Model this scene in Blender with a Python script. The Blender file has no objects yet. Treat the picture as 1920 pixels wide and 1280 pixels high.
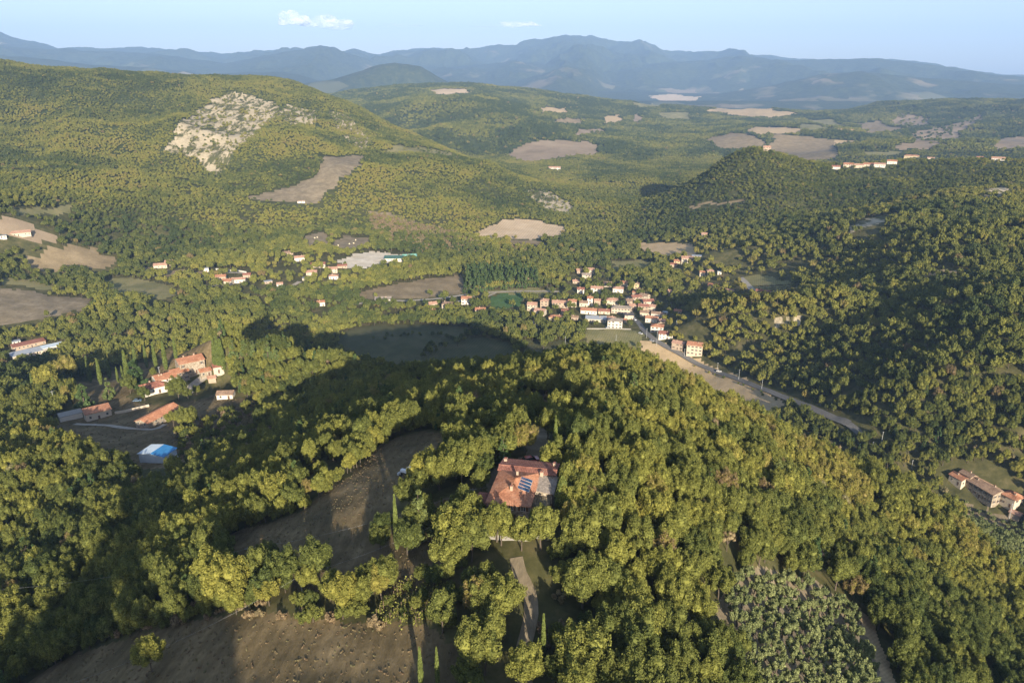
import bpy, math, random
import numpy as np
from mathutils import Vector, Matrix
R = math.radians
random.seed(7); rng = np.random.default_rng(11)
scene = bpy.context.scene
COL = scene.collection

# ------------------------------------------------------------------ camera, sky, sun, exposure
CAMZ = 80.0; PITCH = R(19.45); LENS = 26.0; FPX = 1920 * LENS / 36.0
cam = bpy.data.cameras.new('camera'); cam.lens = LENS; cam.sensor_width = 36; cam.clip_start = 0.5; cam.clip_end = 90000
camo = bpy.data.objects.new('camera', cam); COL.objects.link(camo)
camo.location = (0, 0, CAMZ); camo.rotation_euler = (math.pi / 2 - PITCH, 0, 0); scene.camera = camo
SUN_EL = R(16); SUN_AZ = R(166.0)          # compass style: clockwise from +Y, behind the camera on its right
w = bpy.data.worlds.new('World'); scene.world = w; w.use_nodes = True
nt = w.node_tree; bg = nt.nodes['Background']
sky = nt.nodes.new('ShaderNodeTexSky'); sky.sky_type = 'NISHITA'; sky.sun_disc = False
sky.sun_elevation = SUN_EL; sky.sun_rotation = SUN_AZ; sky.altitude = 600; sky.air_density = 1.0; sky.dust_density = 1.4; sky.ozone_density = 2.6
hs = nt.nodes.new('ShaderNodeHueSaturation'); hs.inputs['Saturation'].default_value = .86; mt = nt.nodes.new('ShaderNodeMix'); mt.data_type = 'RGBA'; mt.blend_type = 'MULTIPLY'; mt.inputs[0].default_value = 1; mt.inputs[7].default_value = (1.0, .90, .86, 1)
nt.links.new(sky.outputs[0], hs.inputs['Color']); nt.links.new(hs.outputs[0], mt.inputs[6]); nt.links.new(mt.outputs[2], bg.inputs[0]); bg.inputs[1].default_value = 0.09
sl = bpy.data.lights.new('sun', 'SUN'); sl.energy = 5.0; sl.angle = R(0.55); sl.color = (1.0, 0.87, 0.68)
so = bpy.data.objects.new('sun', sl); COL.objects.link(so)
sd = Vector((math.sin(SUN_AZ) * math.cos(SUN_EL), math.cos(SUN_AZ) * math.cos(SUN_EL), math.sin(SUN_EL)))
so.rotation_euler = sd.to_track_quat('Z', 'Y').to_euler(); so.location = (0, 0, 300)
vs = scene.view_settings; vs.view_transform = 'Standard'; vs.look = 'None'; vs.gamma = 1; vs.exposure = 1.4; vs.use_curve_mapping = False
cy = scene.cycles; cy.max_bounces = 5; cy.diffuse_bounces = 3; cy.glossy_bounces = 2; cy.transmission_bounces = 3; cy.volume_bounces = 1
cy.transparent_max_bounces = 4; cy.use_denoising = True; cy.sample_clamp_indirect = 4; cy.caustics_reflective = False; cy.caustics_refractive = False

# ------------------------------------------------------------------ helpers
def tag(o, label=None, cat=None, group=None, kind=None):
    if label: o['label'] = label
    if cat: o['category'] = cat
    if group: o['group'] = group
    if kind: o['kind'] = kind
    return o
def mesh(name, verts, faces, mats, midx=None, smooth=False):
    me = bpy.data.meshes.new(name); me.from_pydata([tuple(map(float, v)) for v in verts], [], [tuple(map(int, f)) for f in faces])
    for m in (mats if isinstance(mats, (list, tuple)) else [mats]): me.materials.append(m)
    if midx is not None: me.polygons.foreach_set('material_index', np.asarray(midx, np.int32))
    if smooth: me.polygons.foreach_set('use_smooth', np.ones(len(me.polygons), bool))
    me.update(); return me
def fastmesh(name, V, Q, mats, midx=None, smooth=False, k=4):
    """numpy verts (n,3) and faces (m,k)."""
    me = bpy.data.meshes.new(name); V = np.asarray(V, np.float32); Q = np.asarray(Q, np.int32)
    me.vertices.add(len(V)); me.vertices.foreach_set('co', V.ravel())
    me.loops.add(Q.size); me.loops.foreach_set('vertex_index', Q.ravel())
    me.polygons.add(len(Q)); me.polygons.foreach_set('loop_start', np.arange(0, Q.size, k, dtype=np.int32))
    for m in (mats if isinstance(mats, (list, tuple)) else [mats]): me.materials.append(m)
    if midx is not None: me.polygons.foreach_set('material_index', np.asarray(midx, np.int32))
    me.polygons.foreach_set('use_smooth', np.full(len(Q), smooth, bool))
    me.update(calc_edges=True); return me
def link(name, me, parent=None, loc=None, rz=0):
    o = bpy.data.objects.new(name, me); COL.objects.link(o)
    if parent is not None: o.parent = parent
    if loc is not None: o.location = loc
    if rz: o.rotation_euler = (0, 0, rz)
    return o
def thing(name, label, cat, loc, rz=0, group=None):
    return tag(link(name, None, None, loc, rz), label, cat, group)
class MB:
    def __init__(s): s.v = []; s.f = []; s.m = []
    def poly(s, pts, m=0):
        n = len(s.v); s.v += [tuple(p) for p in pts]; s.f.append(tuple(range(n, n + len(pts)))); s.m.append(m)
    def box(s, x0, y0, z0, x1, y1, z1, m=0):
        n = len(s.v); s.v += [(x0,y0,z0),(x1,y0,z0),(x1,y1,z0),(x0,y1,z0),(x0,y0,z1),(x1,y0,z1),(x1,y1,z1),(x0,y1,z1)]
        for f in ((0,3,2,1),(4,5,6,7),(0,1,5,4),(1,2,6,5),(2,3,7,6),(3,0,4,7)): s.f.append(tuple(n+i for i in f)); s.m.append(m)
    def slab(s, pts, t, m=0):
        """closed slab: polygon pts (top, counterclockwise from above) thickened downward by t"""
        n = len(s.v); k = len(pts); s.v += [tuple(p) for p in pts] + [(p[0], p[1], p[2] - t) for p in pts]
        s.f.append(tuple(range(n, n + k))); s.f.append(tuple(range(n + 2*k - 1, n + k - 1, -1))); s.m += [m, m]
        for i in range(k): j = (i + 1) % k; s.f.append((n+i, n+k+i, n+k+j, n+j)); s.m.append(m)
    def tube(s, pts, rad, n=8, m=0, cap=True):
        rads = rad if isinstance(rad, (list, tuple)) else [rad] * len(pts); base = len(s.v)
        for i, p in enumerate(pts):
            p = Vector(p); d = (Vector(pts[min(i+1, len(pts)-1)]) - Vector(pts[max(i-1, 0)])).normalized()
            a = d.orthogonal().normalized(); b = d.cross(a)
            for k in range(n):
                t = 2 * math.pi * k / n; q = p + (a * math.cos(t) + b * math.sin(t)) * rads[i]; s.v.append(tuple(q))
        for i in range(len(pts) - 1):
            for k in range(n):
                k2 = (k + 1) % n; s.f.append((base+i*n+k, base+i*n+k2, base+(i+1)*n+k2, base+(i+1)*n+k)); s.m.append(m)
        if cap:
            s.f.append(tuple(base + k for k in reversed(range(n)))); s.f.append(tuple(base + (len(pts)-1)*n + k for k in range(n))); s.m += [m, m]
    def mesh(s, name, mats, smooth=False): return mesh(name, s.v, s.f, mats, s.m, smooth)

# value noise, vectorised
_P = rng.permutation(512).astype(np.int64); _P = np.concatenate([_P, _P]); _G = rng.uniform(-1, 1, 1024)
def vnoise(x, y, seed=0):
    xi = np.floor(x).astype(np.int64); yi = np.floor(y).astype(np.int64); fx = x - xi; fy = y - yi
    fx = fx*fx*fx*(fx*(fx*6-15)+10); fy = fy*fy*fy*(fy*(fy*6-15)+10)
    def g(a, b): return _G[_P[(_P[(a + seed*17) & 511] + b) & 511]]
    return (g(xi,yi)*(1-fx)+g(xi+1,yi)*fx)*(1-fy)+(g(xi,yi+1)*(1-fx)+g(xi+1,yi+1)*fx)*fy
def fbm(x, y, n=4, seed=0):
    s = 0; a = 1; t = 0
    for i in range(n): s = s + a*vnoise(x*2**i, y*2**i, seed+i); t += a; a *= .5
    return s/t
def ridged(x, y, n=4, seed=0):
    s = 0; a = 1; t = 0
    for i in range(n): s = s + a*(1-2*np.abs(vnoise(x*2**i+i*7.3, y*2**i, seed+i))); t += a; a *= .5
    return s/t

# ------------------------------------------------------------------ camera geometry: a photograph pixel -> azimuth and slope of its ray
def ray(px, py):
    a = (np.asarray(px, float) - 960) / FPX; b = (640 - np.asarray(py, float)) / FPX
    y = math.cos(PITCH) + b * math.sin(PITCH); z = -math.sin(PITCH) + b * math.cos(PITCH)
    h = np.hypot(a, y); return np.arctan2(a, y), z / h
def project(x, y, z):
    z = z - CAMZ; f = y*math.cos(PITCH) - z*math.sin(PITCH); u = y*math.sin(PITCH) + z*math.cos(PITCH)
    f = np.where(np.abs(f) < 1e-3, 1e-3, f)
    return 960 + FPX*x/f, 640 - FPX*u/f, f
# ------------------------------------------------------------------ the land: surveyed points -> smooth relief -> ridges and gullies
CZ = [ # photograph pixel, ground height
 (960,1280,-6),(960,1400,-5),(500,1280,-11),(500,1420,-8),(100,1280,-33),(1400,1280,-14),(1650,1280,-32),(1900,1280,-62),(1900,1500,-50),(100,1500,-18),
 (985,960,0),(985,1040,-1),(900,1100,-3),(1120,960,-2),(1120,1120,-4),(1250,1050,-9),(1500,1150,-30),(1400,1010,-17),(1600,1050,-46),(1800,1100,-82),(1200,850,-8),(1000,860,-1.5),
 (1300,900,-16),(1450,900,-38),(1600,980,-62),
 (700,900,-9),(560,990,-12),(800,1000,-5),(640,1080,-8),(850,840,-9),(450,1080,-15),(300,1180,-21),(150,1120,-41),(200,1000,-49),(60,1000,-58),(330,960,-43),(600,850,-24),(730,800,-20),(900,790,-14),
 (1050,765,-21),(1200,760,-22),(1320,800,-30),
 (100,880,-61),(0,840,-70),(290,862,-63),(450,880,-44),(450,790,-68),(560,760,-74),(650,740,-66),(760,750,-40),
 (340,745,-78),(290,800,-73),(180,790,-80),(130,740,-88),(60,760,-90),(250,700,-84),(420,705,-80),(0,700,-108),
 (480,680,-80),(560,685,-78),
]
CR = [ # photograph pixel, distance along the ground
 (760,715,318),(880,705,316),(1000,692,322),(1100,682,330),(1200,684,332),(1260,728,328),(1357,775,324),(1443,803,322),(1510,850,318),(1600,885,322),(1680,912,322),(1756,955,325),(1834,985,335),(1912,1020,350),
 (430,630,440),(540,650,425),(640,680,400),(660,700,385),
]
CP = [ # azimuth (degrees), distance, height: valley floor, far sides of ridges, surroundings
 (-22,520,-122),(-14,500,-128),(-8,470,-128),(0,480,-132),(5,470,-130),(-14,620,-138),(-6,620,-139),(0,620,-140),(5,620,-141),
 (10,640,-142),(8,540,-142),(12,500,-144),(16,470,-146),(20,440,-148),(24,430,-149),(28,415,-150),(32,410,-150),(36,420,-150),(16,620,-143),(11,720,-142),(6,720,-141),(0,720,-140),(-8,720,-139),(-16,720,-136),
 (5,850,-140),(-3,850,-139),(-10,850,-137),(0,1000,-139),(6,1000,-141),(12,900,-138),(-14,1000,-130),(-20,900,-128),(-26,800,-128),(-33,700,-132),(-33,560,-122),(-28,520,-112),(-38,620,-130),
 (-33,950,-112),(-27,1050,-112),(-20,1080,-118),(-33,820,-124),
 (15,1520,-132),(12,1480,-138),(19,1560,-118),(8,1250,-141),(7,1500,-141),(6,1800,-143),(4,2100,-144),(0,1750,-140),(10,1750,-138),(14,1900,-136),(20,1900,-132),(26,1900,-120),(32,1900,-120),(36,1950,-120),
 (-2,2400,-130),(-8,2800,-110),(-14,3000,-100),(-20,3100,-60),(-28,3300,-40),(-34,3300,-20),(-6,2250,-126),(-10,2350,-80),
 (8,6000,-145),(0,6000,-148),(-10,6000,-140),(-25,6000,-120),(20,6500,-150),(32,6500,-140),(-36,6000,-110),
 (0,9000,-150),(20,9000,-150),(-20,9000,-150),(36,9000,-150),(-38,9000,-150),(0,25000,-150),(30,25000,-150),(-30,25000,-150),
 (-30,2480,30),(-36,2550,50),(-42,2550,50),(-24,2600,-20),(-18,2650,-40),(-15,2500,-20),
 (-48,60,-22),(-48,250,-62),(-48,420,-95),(-48,700,-130),(-50,1200,-90),(-50,2100,130),(-50,3500,0),(50,60,-30),(50,160,-68),(50,300,-120),(48,450,-148),(48,700,-100),(48,1400,-70),(48,3000,-100),(50,6000,-140),(-50,6000,-120),
 (0,30,-2),(-30,30,-8),(30,30,-8),(0,12,0),
]
CH = [ # photograph pixel, distance: hills across the valley
 (0,405,1010),(130,395,1080),(300,420,1080),(200,330,1350),(60,250,1700),(30,180,1900),(0,122,2100),(120,128,2100),(250,135,2080),(340,152,2060),(450,166,2000),(200,220,1750),(330,250,1600),(430,250,1640),(430,200,1850),(520,225,1750),
 (510,160,2300),(590,178,2250),(660,205,2150),(400,330,1400),(480,372,1230),(580,378,1220),(650,300,1420),(560,290,1480),(700,340,1300),(620,420,1120),(720,420,1130),(800,380,1250),(780,286,1560),(720,245,1900),(760,250,1950),(850,290,1720),(930,320,1620),(1000,345,1520),(1080,385,1370),(900,380,1330),(820,430,1130),(960,425,1160),(980,400,1260),
 (870,192,2900),(800,200,2950),(950,215,2850),(900,240,2650),(990,245,2600),(830,240,2500),(1000,285,2350),(1080,275,2450),(840,175,3700),(900,163,4300),(980,170,4200),(1080,185,4200),(1100,215,3600),(1250,218,3800),(1150,250,3000),(700,170,4200),(620,190,4000),
 (1420,285,1350),(1380,292,1330),(1335,325,1310),(1280,365,1275),(1200,405,1240),(1460,300,1330),(1520,315,1370),(1590,315,1450),(1700,300,1500),(1800,300,1480),(1900,300,1480),(1400,400,1120),(1500,400,1120),(1600,360,1250),(1750,350,1250),(1880,360,1150),
 (1650,410,950),(1800,420,890),(1910,440,820),(1300,440,1070),(1400,450,990),(1500,470,900),
 (1480,275,2700),(1400,262,2750),(1540,285,2600),(1450,240,3100),(1560,245,3000),(1350,215,4000),(1450,208,4300),(1250,310,2150),(1350,290,2450),(1620,270,2500),(1750,265,3000),(1800,235,3500),(1900,270,2700),(1700,235,3700),
 (1550,212,4600),(1650,197,4600),(1750,192,4600),(1850,188,4600),(1920,190,4600),
 # ravines and spurs on the right
 (1450,600,640),(1600,580,650),(1750,540,680),(1900,505,720),(1600,530,755),(1750,480,755),(1450,560,735),(1550,650,590),(1700,650,560),(1850,610,570),(1900,560,640),(1650,740,500),(1800,700,510),(1900,650,530),(1850,760,498),(1900,800,475),(1380,600,650),
]
pts = []; vals = []
for px, py, z in CZ:
    t, s = ray(px, py); pts.append((float(t), math.log((z - CAMZ) / s))); vals.append(z)
for px, py, r in CR + CH:
    t, s = ray(px, py); pts.append((float(t), math.log(r))); vals.append(CAMZ + r * float(s))
for a, r, z in CP: pts.append((R(a), math.log(r))); vals.append(z)
pts = np.array(pts); vals = np.array(vals, float)
def tps(d2): return np.where(d2 > 1e-12, 0.5 * d2 * np.log(np.maximum(d2, 1e-12)), 0)
n = len(pts); D2 = ((pts[:, None] - pts[None]) ** 2).sum(2)
A = np.zeros((n + 3, n + 3)); A[:n, :n] = tps(D2) + np.eye(n) * 6e-5; A[:n, n] = 1; A[:n, n+1:] = pts; A[n, :n] = 1; A[n+1:, :n] = pts.T
Wt = np.linalg.solve(A, np.concatenate([vals, [0, 0, 0]]))
def base_height(t, l):
    out = Wt[n] + Wt[n+1]*t + Wt[n+2]*l
    for i in range(n): out = out + Wt[i] * tps((t - pts[i,0])**2 + (l - pts[i,1])**2)
    return out
RIDGES = [ # distance, front width, back width, crest line in the photograph
 (15500, .30, .10, [(-400,100),(0,66),(60,82),(110,95),(190,92),(260,89),(330,96),(410,104),(500,99),(600,99),(650,100),(710,105),(740,98),(830,92),(870,95),(960,88),(1010,79),(1060,70),(1110,71),(1150,80),(1190,84),(1240,94),(1300,101),(1370,100),(1420,104),(1500,112),(1600,118),(1680,116),(1740,122),(1820,133),(1880,141),(1920,141),(2300,150)]),
 (12000, .16, .12, [(-400,90),(0,86),(70,92),(120,92),(200,97),(300,100),(360,112),(420,118),(480,108),(540,98),(600,88),(650,101),(700,116),(780,120),(850,124),(950,118),(1050,120),(1150,124),(1250,118),(1330,114),(1390,108),(1440,114),(1530,112),(1580,113),(1650,112),(1720,118),(1790,128),(1860,140),(1920,146),(2300,160)]),
 (9000, .12, .10, [(-400,110),(0,104),(80,112),(170,122),(260,128),(380,140),(480,136),(560,142),(640,160),(800,175),(950,168),(1050,163),(1150,172),(1350,176),(1450,160),(1540,140),(1620,134),(1700,142),(1800,152),(1900,158),(2300,170)]),
 (7000, .10, .08, [(-400,180),(500,170),(620,150),(680,133),(740,116),(790,124),(830,146),(880,170),(950,185),(1150,190),(1700,190),(2300,190)]),
]
def relief(t, l):
    r = np.exp(l); x = r*np.sin(t); y = r*np.cos(t)
    z = base_height(t, l)
    # gullies and humps growing with distance
    k = np.clip((r - 350) / 900, 0, 1); k2 = np.clip((r-1000)/500, 0, 1) * np.clip(1 - (r-4500)/2500, 0, 1)
    valley = np.clip((z + 138) / 30, 0, 1)
    z = z + 0.7 * fbm(x/14, y/14, 4, 3) + k*valley*4.0*fbm(x/70, y/70, 3, 5) + k2*valley*16*ridged(x/260, y/330, 4, 9)*np.clip((z+138)/80,0,1)
    nb = np.clip((r - 3800)/3000, 0, 1); z = z + nb*22*fbm(x/900, y/900, 4, 21)
    px = None
    for i, (Rr, wf, wb, line) in enumerate(RIDGES):
        lt, ls = ray(np.array([p[0] for p in line]), np.array([p[1] for p in line]))
        R2 = Rr*(1 + .05*vnoise(t*6 + i*3, t*0 + .5, 40+i))
        crest = CAMZ + R2*np.interp(t, lt, ls)
        d = (l - np.log(R2)); wf2 = wf*(1 + .35*vnoise(t*14 + i*9, t*0, 60+i)); pr = np.exp(-(np.abs(d)/np.where(d < 0, wf2, wb))**1.7)
        sp = ridged(x/1500 + i*3.1, y/2600, 5, 30+i)
        h = (crest + 150)
        zz = -150 + h*pr*(1 + (1-pr)*1.7*sp) + h*.07*fbm(x/300, y/300, 4, 50+i)*np.clip(pr*(2-pr),0,1)
        z = np.maximum(z, np.where(r > 5200, zz, -1e3))
    return z
TH0, TH1, NC = R(-50), R(50), 860
L0, L1, NR = math.log(28), math.log(21000), 900
tt = np.linspace(TH0, TH1, NC); ll = np.linspace(L0, L1, NR)
TT, LL = np.meshgrid(tt, ll); HH = relief(TT, LL)
SPURS = [ # crest lines of wooded spurs on the right, in the photograph, with height and widths
 (15,20,30,[(1330,606),(1400,602),(1460,598),(1540,585)]),(9,20,20,[(1590,655),(1680,634),(1760,620),(1850,600)]),(11,20,24,[(1690,775),(1780,748),(1860,736),(1940,712)]),(9,20,18,[(1740,598),(1800,588),(1860,575),(1940,562)]),(14,26,30,[(1340,492),(1420,480),(1500,470),(1580,455),(1660,440)]),(8,30,30,[(1700,470),(1800,455),(1920,440)]),(10,24,36,[(1480,372),(1560,362),(1640,355)]),(10,24,36,[(1700,385),(1800,372),(1880,366)]),
 (12,30,50,[(300,300),(330,240),(350,190)]),(12,30,50,[(560,250),(600,300),(640,350)]),(14,40,60,[(120,330),(130,240),(150,160)]),(8,20,30,[(840,400),(900,350),(940,310)]),
]
def height(x, y):
    t = np.arctan2(x, y); l = np.log(np.maximum(np.hypot(x, y), 1)); c = np.clip((t-TH0)/(TH1-TH0)*(NC-1), 0, NC-1.001); q = np.clip((l-L0)/(L1-L0)*(NR-1), 0, NR-1.001)
    ci = np.asarray(c).astype(int); qi = np.asarray(q).astype(int); fc = c-ci; fq = q-qi
    return (HH[qi,ci]*(1-fc)+HH[qi,ci+1]*fc)*(1-fq)+(HH[qi+1,ci]*(1-fc)+HH[qi+1,ci+1]*fc)*fq
def cell(x, y):
    t = np.arctan2(x, y); l = np.log(np.maximum(np.hypot(x, y), 1))
    return (np.clip(((l-L0)/(L1-L0)*(NR-1)).astype(int), 0, NR-2), np.clip(((t-TH0)/(TH1-TH0)*(NC-1)).astype(int), 0, NC-2))
_rr = np.exp(np.linspace(math.log(40), math.log(20000), 6000))
def hit(px, py, rmin=0):
    """where the ray through a photograph pixel meets the ground"""
    t, s = ray(px, py); t = float(t); s = float(s)
    x = _rr*math.sin(t); y = _rr*math.cos(t); d = CAMZ + _rr*s - height(x, y)
    i = np.nonzero((d < 0) & (_rr > rmin))[0]
    if len(i) == 0: return None
    i = max(i[0], 1); f = d[i-1]/(d[i-1]-d[i]) if d[i-1] != d[i] else 0; r = _rr[i-1] + f*(_rr[i]-_rr[i-1])
    return Vector((r*math.sin(t), r*math.cos(t), float(height(r*math.sin(t), r*math.cos(t)))))
_XX, _YY = np.exp(LL)*np.sin(TT), np.exp(LL)*np.cos(TT)
_add = np.zeros_like(HH)
for hh_, wf_, wb_, line in SPURS:
    P_ = [h for h in (hit(*q) for q in line) if h is not None]
    best = np.full(HH.shape, 1e9); sg = np.zeros(HH.shape); en = np.ones(HH.shape)
    for i in range(len(P_)-1):
        ax, ay = P_[i].x, P_[i].y; bx, by = P_[i+1].x-ax, P_[i+1].y-ay; L2 = bx*bx+by*by
        u = ((_XX-ax)*bx+(_YY-ay)*by)/L2; uc = np.clip(u, 0, 1); dx = _XX-ax-uc*bx; dy = _YY-ay-uc*by; d = np.hypot(dx, dy); m_ = d < best
        best = np.where(m_, d, best); sg = np.where(m_, np.sign(dx*ax+dy*ay), sg)
    best = best*(1+.25*fbm(_XX/60, _YY/60, 2, 91)); wd = np.where(sg > 0, wf_*1.0, wb_*1.0); _add = np.maximum(_add, hh_*np.exp(-(best/wd)**1.6))
HH = HH + _add
ELEV = (HH - CAMZ)/np.exp(LL); RUNMAX = np.maximum.accumulate(ELEV, 0)
def seen(x, y, ztop):
    qi, ci = cell(x, y); qi = np.maximum(qi-1, 0); return (ztop - CAMZ)/np.hypot(x, y) > RUNMAX[qi, ci]
# ------------------------------------------------------------------ materials
def mat(name):
    m = bpy.data.materials.new(name); m.use_nodes = True; nt = m.node_tree; nt.nodes.clear()
    return m, nt, nt.nodes.new('ShaderNodeOutputMaterial')
def N(nt, typ, **kw):
    n = nt.nodes.new(typ)
    for k, v in kw.items():
        if k.startswith('i_'): n.inputs[k[2:].replace('_', ' ')].default_value = v
        else: setattr(n, k, v)
    return n
def ramp(nt, fac, stops, interp='LINEAR'):
    n = nt.nodes.new('ShaderNodeValToRGB'); cr = n.color_ramp; cr.interpolation = interp
    while len(cr.elements) < len(stops): cr.elements.new(.5)
    for e, (p, c) in zip(cr.elements, stops): e.position = p; e.color = (*c, 1)
    nt.links.new(fac, n.inputs[0]); return n.outputs[0]
def mixc(nt, fac, a, b, mode='MIX'):
    n = nt.nodes.new('ShaderNodeMix'); n.data_type = 'RGBA'; n.blend_type = mode
    for s, v in ((0, fac), (6, a), (7, b)):
        if isinstance(v, (int, float)): n.inputs[s].default_value = v
        elif isinstance(v, tuple): n.inputs[s].default_value = (*v, 1)
        else: nt.links.new(v, n.inputs[s])
    return n.outputs[2]
def noise(nt, scale, detail=4, rough=.6, vec=None, stretch=None, rot=0):
    n = nt.nodes.new('ShaderNodeTexNoise'); n.inputs['Scale'].default_value = scale; n.inputs['Detail'].default_value = detail; n.inputs['Roughness'].default_value = rough
    if vec is None:
        g = nt.nodes.new('ShaderNodeNewGeometry'); vec = g.outputs['Position']
    if stretch:
        mp = nt.nodes.new('ShaderNodeMapping'); mp.inputs['Scale'].default_value = stretch; mp.inputs['Rotation'].default_value = (0, 0, rot); nt.links.new(vec, mp.inputs[0]); vec = mp.outputs[0]
    nt.links.new(vec, n.inputs['Vector']); return n.outputs['Fac']
def math_(nt, op, a, b=0.0, clamp=False):
    n = nt.nodes.new('ShaderNodeMath'); n.operation = op; n.use_clamp = clamp
    for i, v in enumerate((a, b)):
        if isinstance(v, (int, float)): n.inputs[i].default_value = v
        else: nt.links.new(v, n.inputs[i])
    return n.outputs[0]
def finish(nt, out, col, rough=.9, spec=.2, bump=None, bdist=.1, bstr=.5, metallic=0):
    b = nt.nodes.new('ShaderNodeBsdfPrincipled'); b.inputs['Roughness'].default_value = rough; b.inputs['Specular IOR Level'].default_value = spec; b.inputs['Metallic'].default_value = metallic
    if isinstance(col, tuple): b.inputs['Base Color'].default_value = (*col, 1)
    else: nt.links.new(col, b.inputs['Base Color'])
    if bump is not None:
        n = nt.nodes.new('ShaderNodeBump'); n.inputs['Distance'].default_value = bdist; n.inputs['Strength'].default_value = bstr; nt.links.new(bump, n.inputs['Height']); nt.links.new(n.outputs[0], b.inputs['Normal'])
    nt.links.new(b.outputs[0], out.inputs[0])
def simple(name, col, rough=.8, var=.25, scale=2.0, spec=.3, metallic=0):
    m, nt, out = mat(name)
    nz = noise(nt, scale, 5, .7)
    lo = tuple(c*(1-var) for c in col); hi = tuple(min(c*(1+var), 1) for c in col)
    finish(nt, out, ramp(nt, nz, [(.3, lo), (.7, hi)]), rough, spec, nz, .03, .4, metallic); return m
def foliage(name, stops, transl=.28, var=.35):
    m, nt, out = mat(name)
    at = N(nt, 'ShaderNodeAttribute', attribute_type='INSTANCER', attribute_name='tone')
    g = nt.nodes.new('ShaderNodeNewGeometry')
    isl = g.outputs['Random Per Island']
    t = math_(nt, 'ADD', at.outputs['Fac'], math_(nt, 'MULTIPLY', math_(nt, 'SUBTRACT', isl, .5), .16))
    c = ramp(nt, t, stops)
    br = math_(nt, 'ADD', math_(nt, 'MULTIPLY', isl, var*2), 1-var)
    vm = nt.nodes.new('ShaderNodeVectorMath'); vm.operation = 'SCALE'; nt.links.new(c, vm.inputs[0]); nt.links.new(br, vm.inputs['Scale'])
    d = nt.nodes.new('ShaderNodeBsdfDiffuse'); tr = nt.nodes.new('ShaderNodeBsdfTranslucent'); mx = nt.nodes.new('ShaderNodeMixShader'); mx.inputs[0].default_value = transl
    nt.links.new(vm.outputs[0], d.inputs[0]); nt.links.new(vm.outputs[0], tr.inputs[0]); nt.links.new(d.outputs[0], mx.inputs[1]); nt.links.new(tr.outputs[0], mx.inputs[2]); nt.links.new(mx.outputs[0], out.inputs[0])
    return m
M = {}
M['leaf'] = foliage('broadleaf_foliage', [(0, (.062,.088,.034)), (.25, (.112,.136,.042)), (.5, (.180,.192,.052)), (.72, (.244,.246,.060)), (.86, (.285,.265,.064)), (.95, (.24,.185,.080)), (1, (.20,.145,.09))], .30)
M['dry'] = foliage('dry_shrub_foliage', [(0, (.22,.155,.10)), (.5, (.27,.21,.12)), (1, (.21,.21,.10))])
M['conifer'] = foliage('conifer_foliage', [(0, (0.046,0.082,0.036)), (.6, (0.089,0.130,0.046)), (1, (0.162,0.186,0.065))], .12)
M['cypress'] = foliage('cypress_foliage', [(0, (0.073,0.106,0.032)), (1, (0.138,0.162,0.046))], .1)
M['olive'] = foliage('olive_foliage', [(0, (.160,.190,.080)), (1, (.240,.265,.115))], .2)
M['bark'] = simple('bark', (.10,.08,.06), .95, .4, 6)
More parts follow.
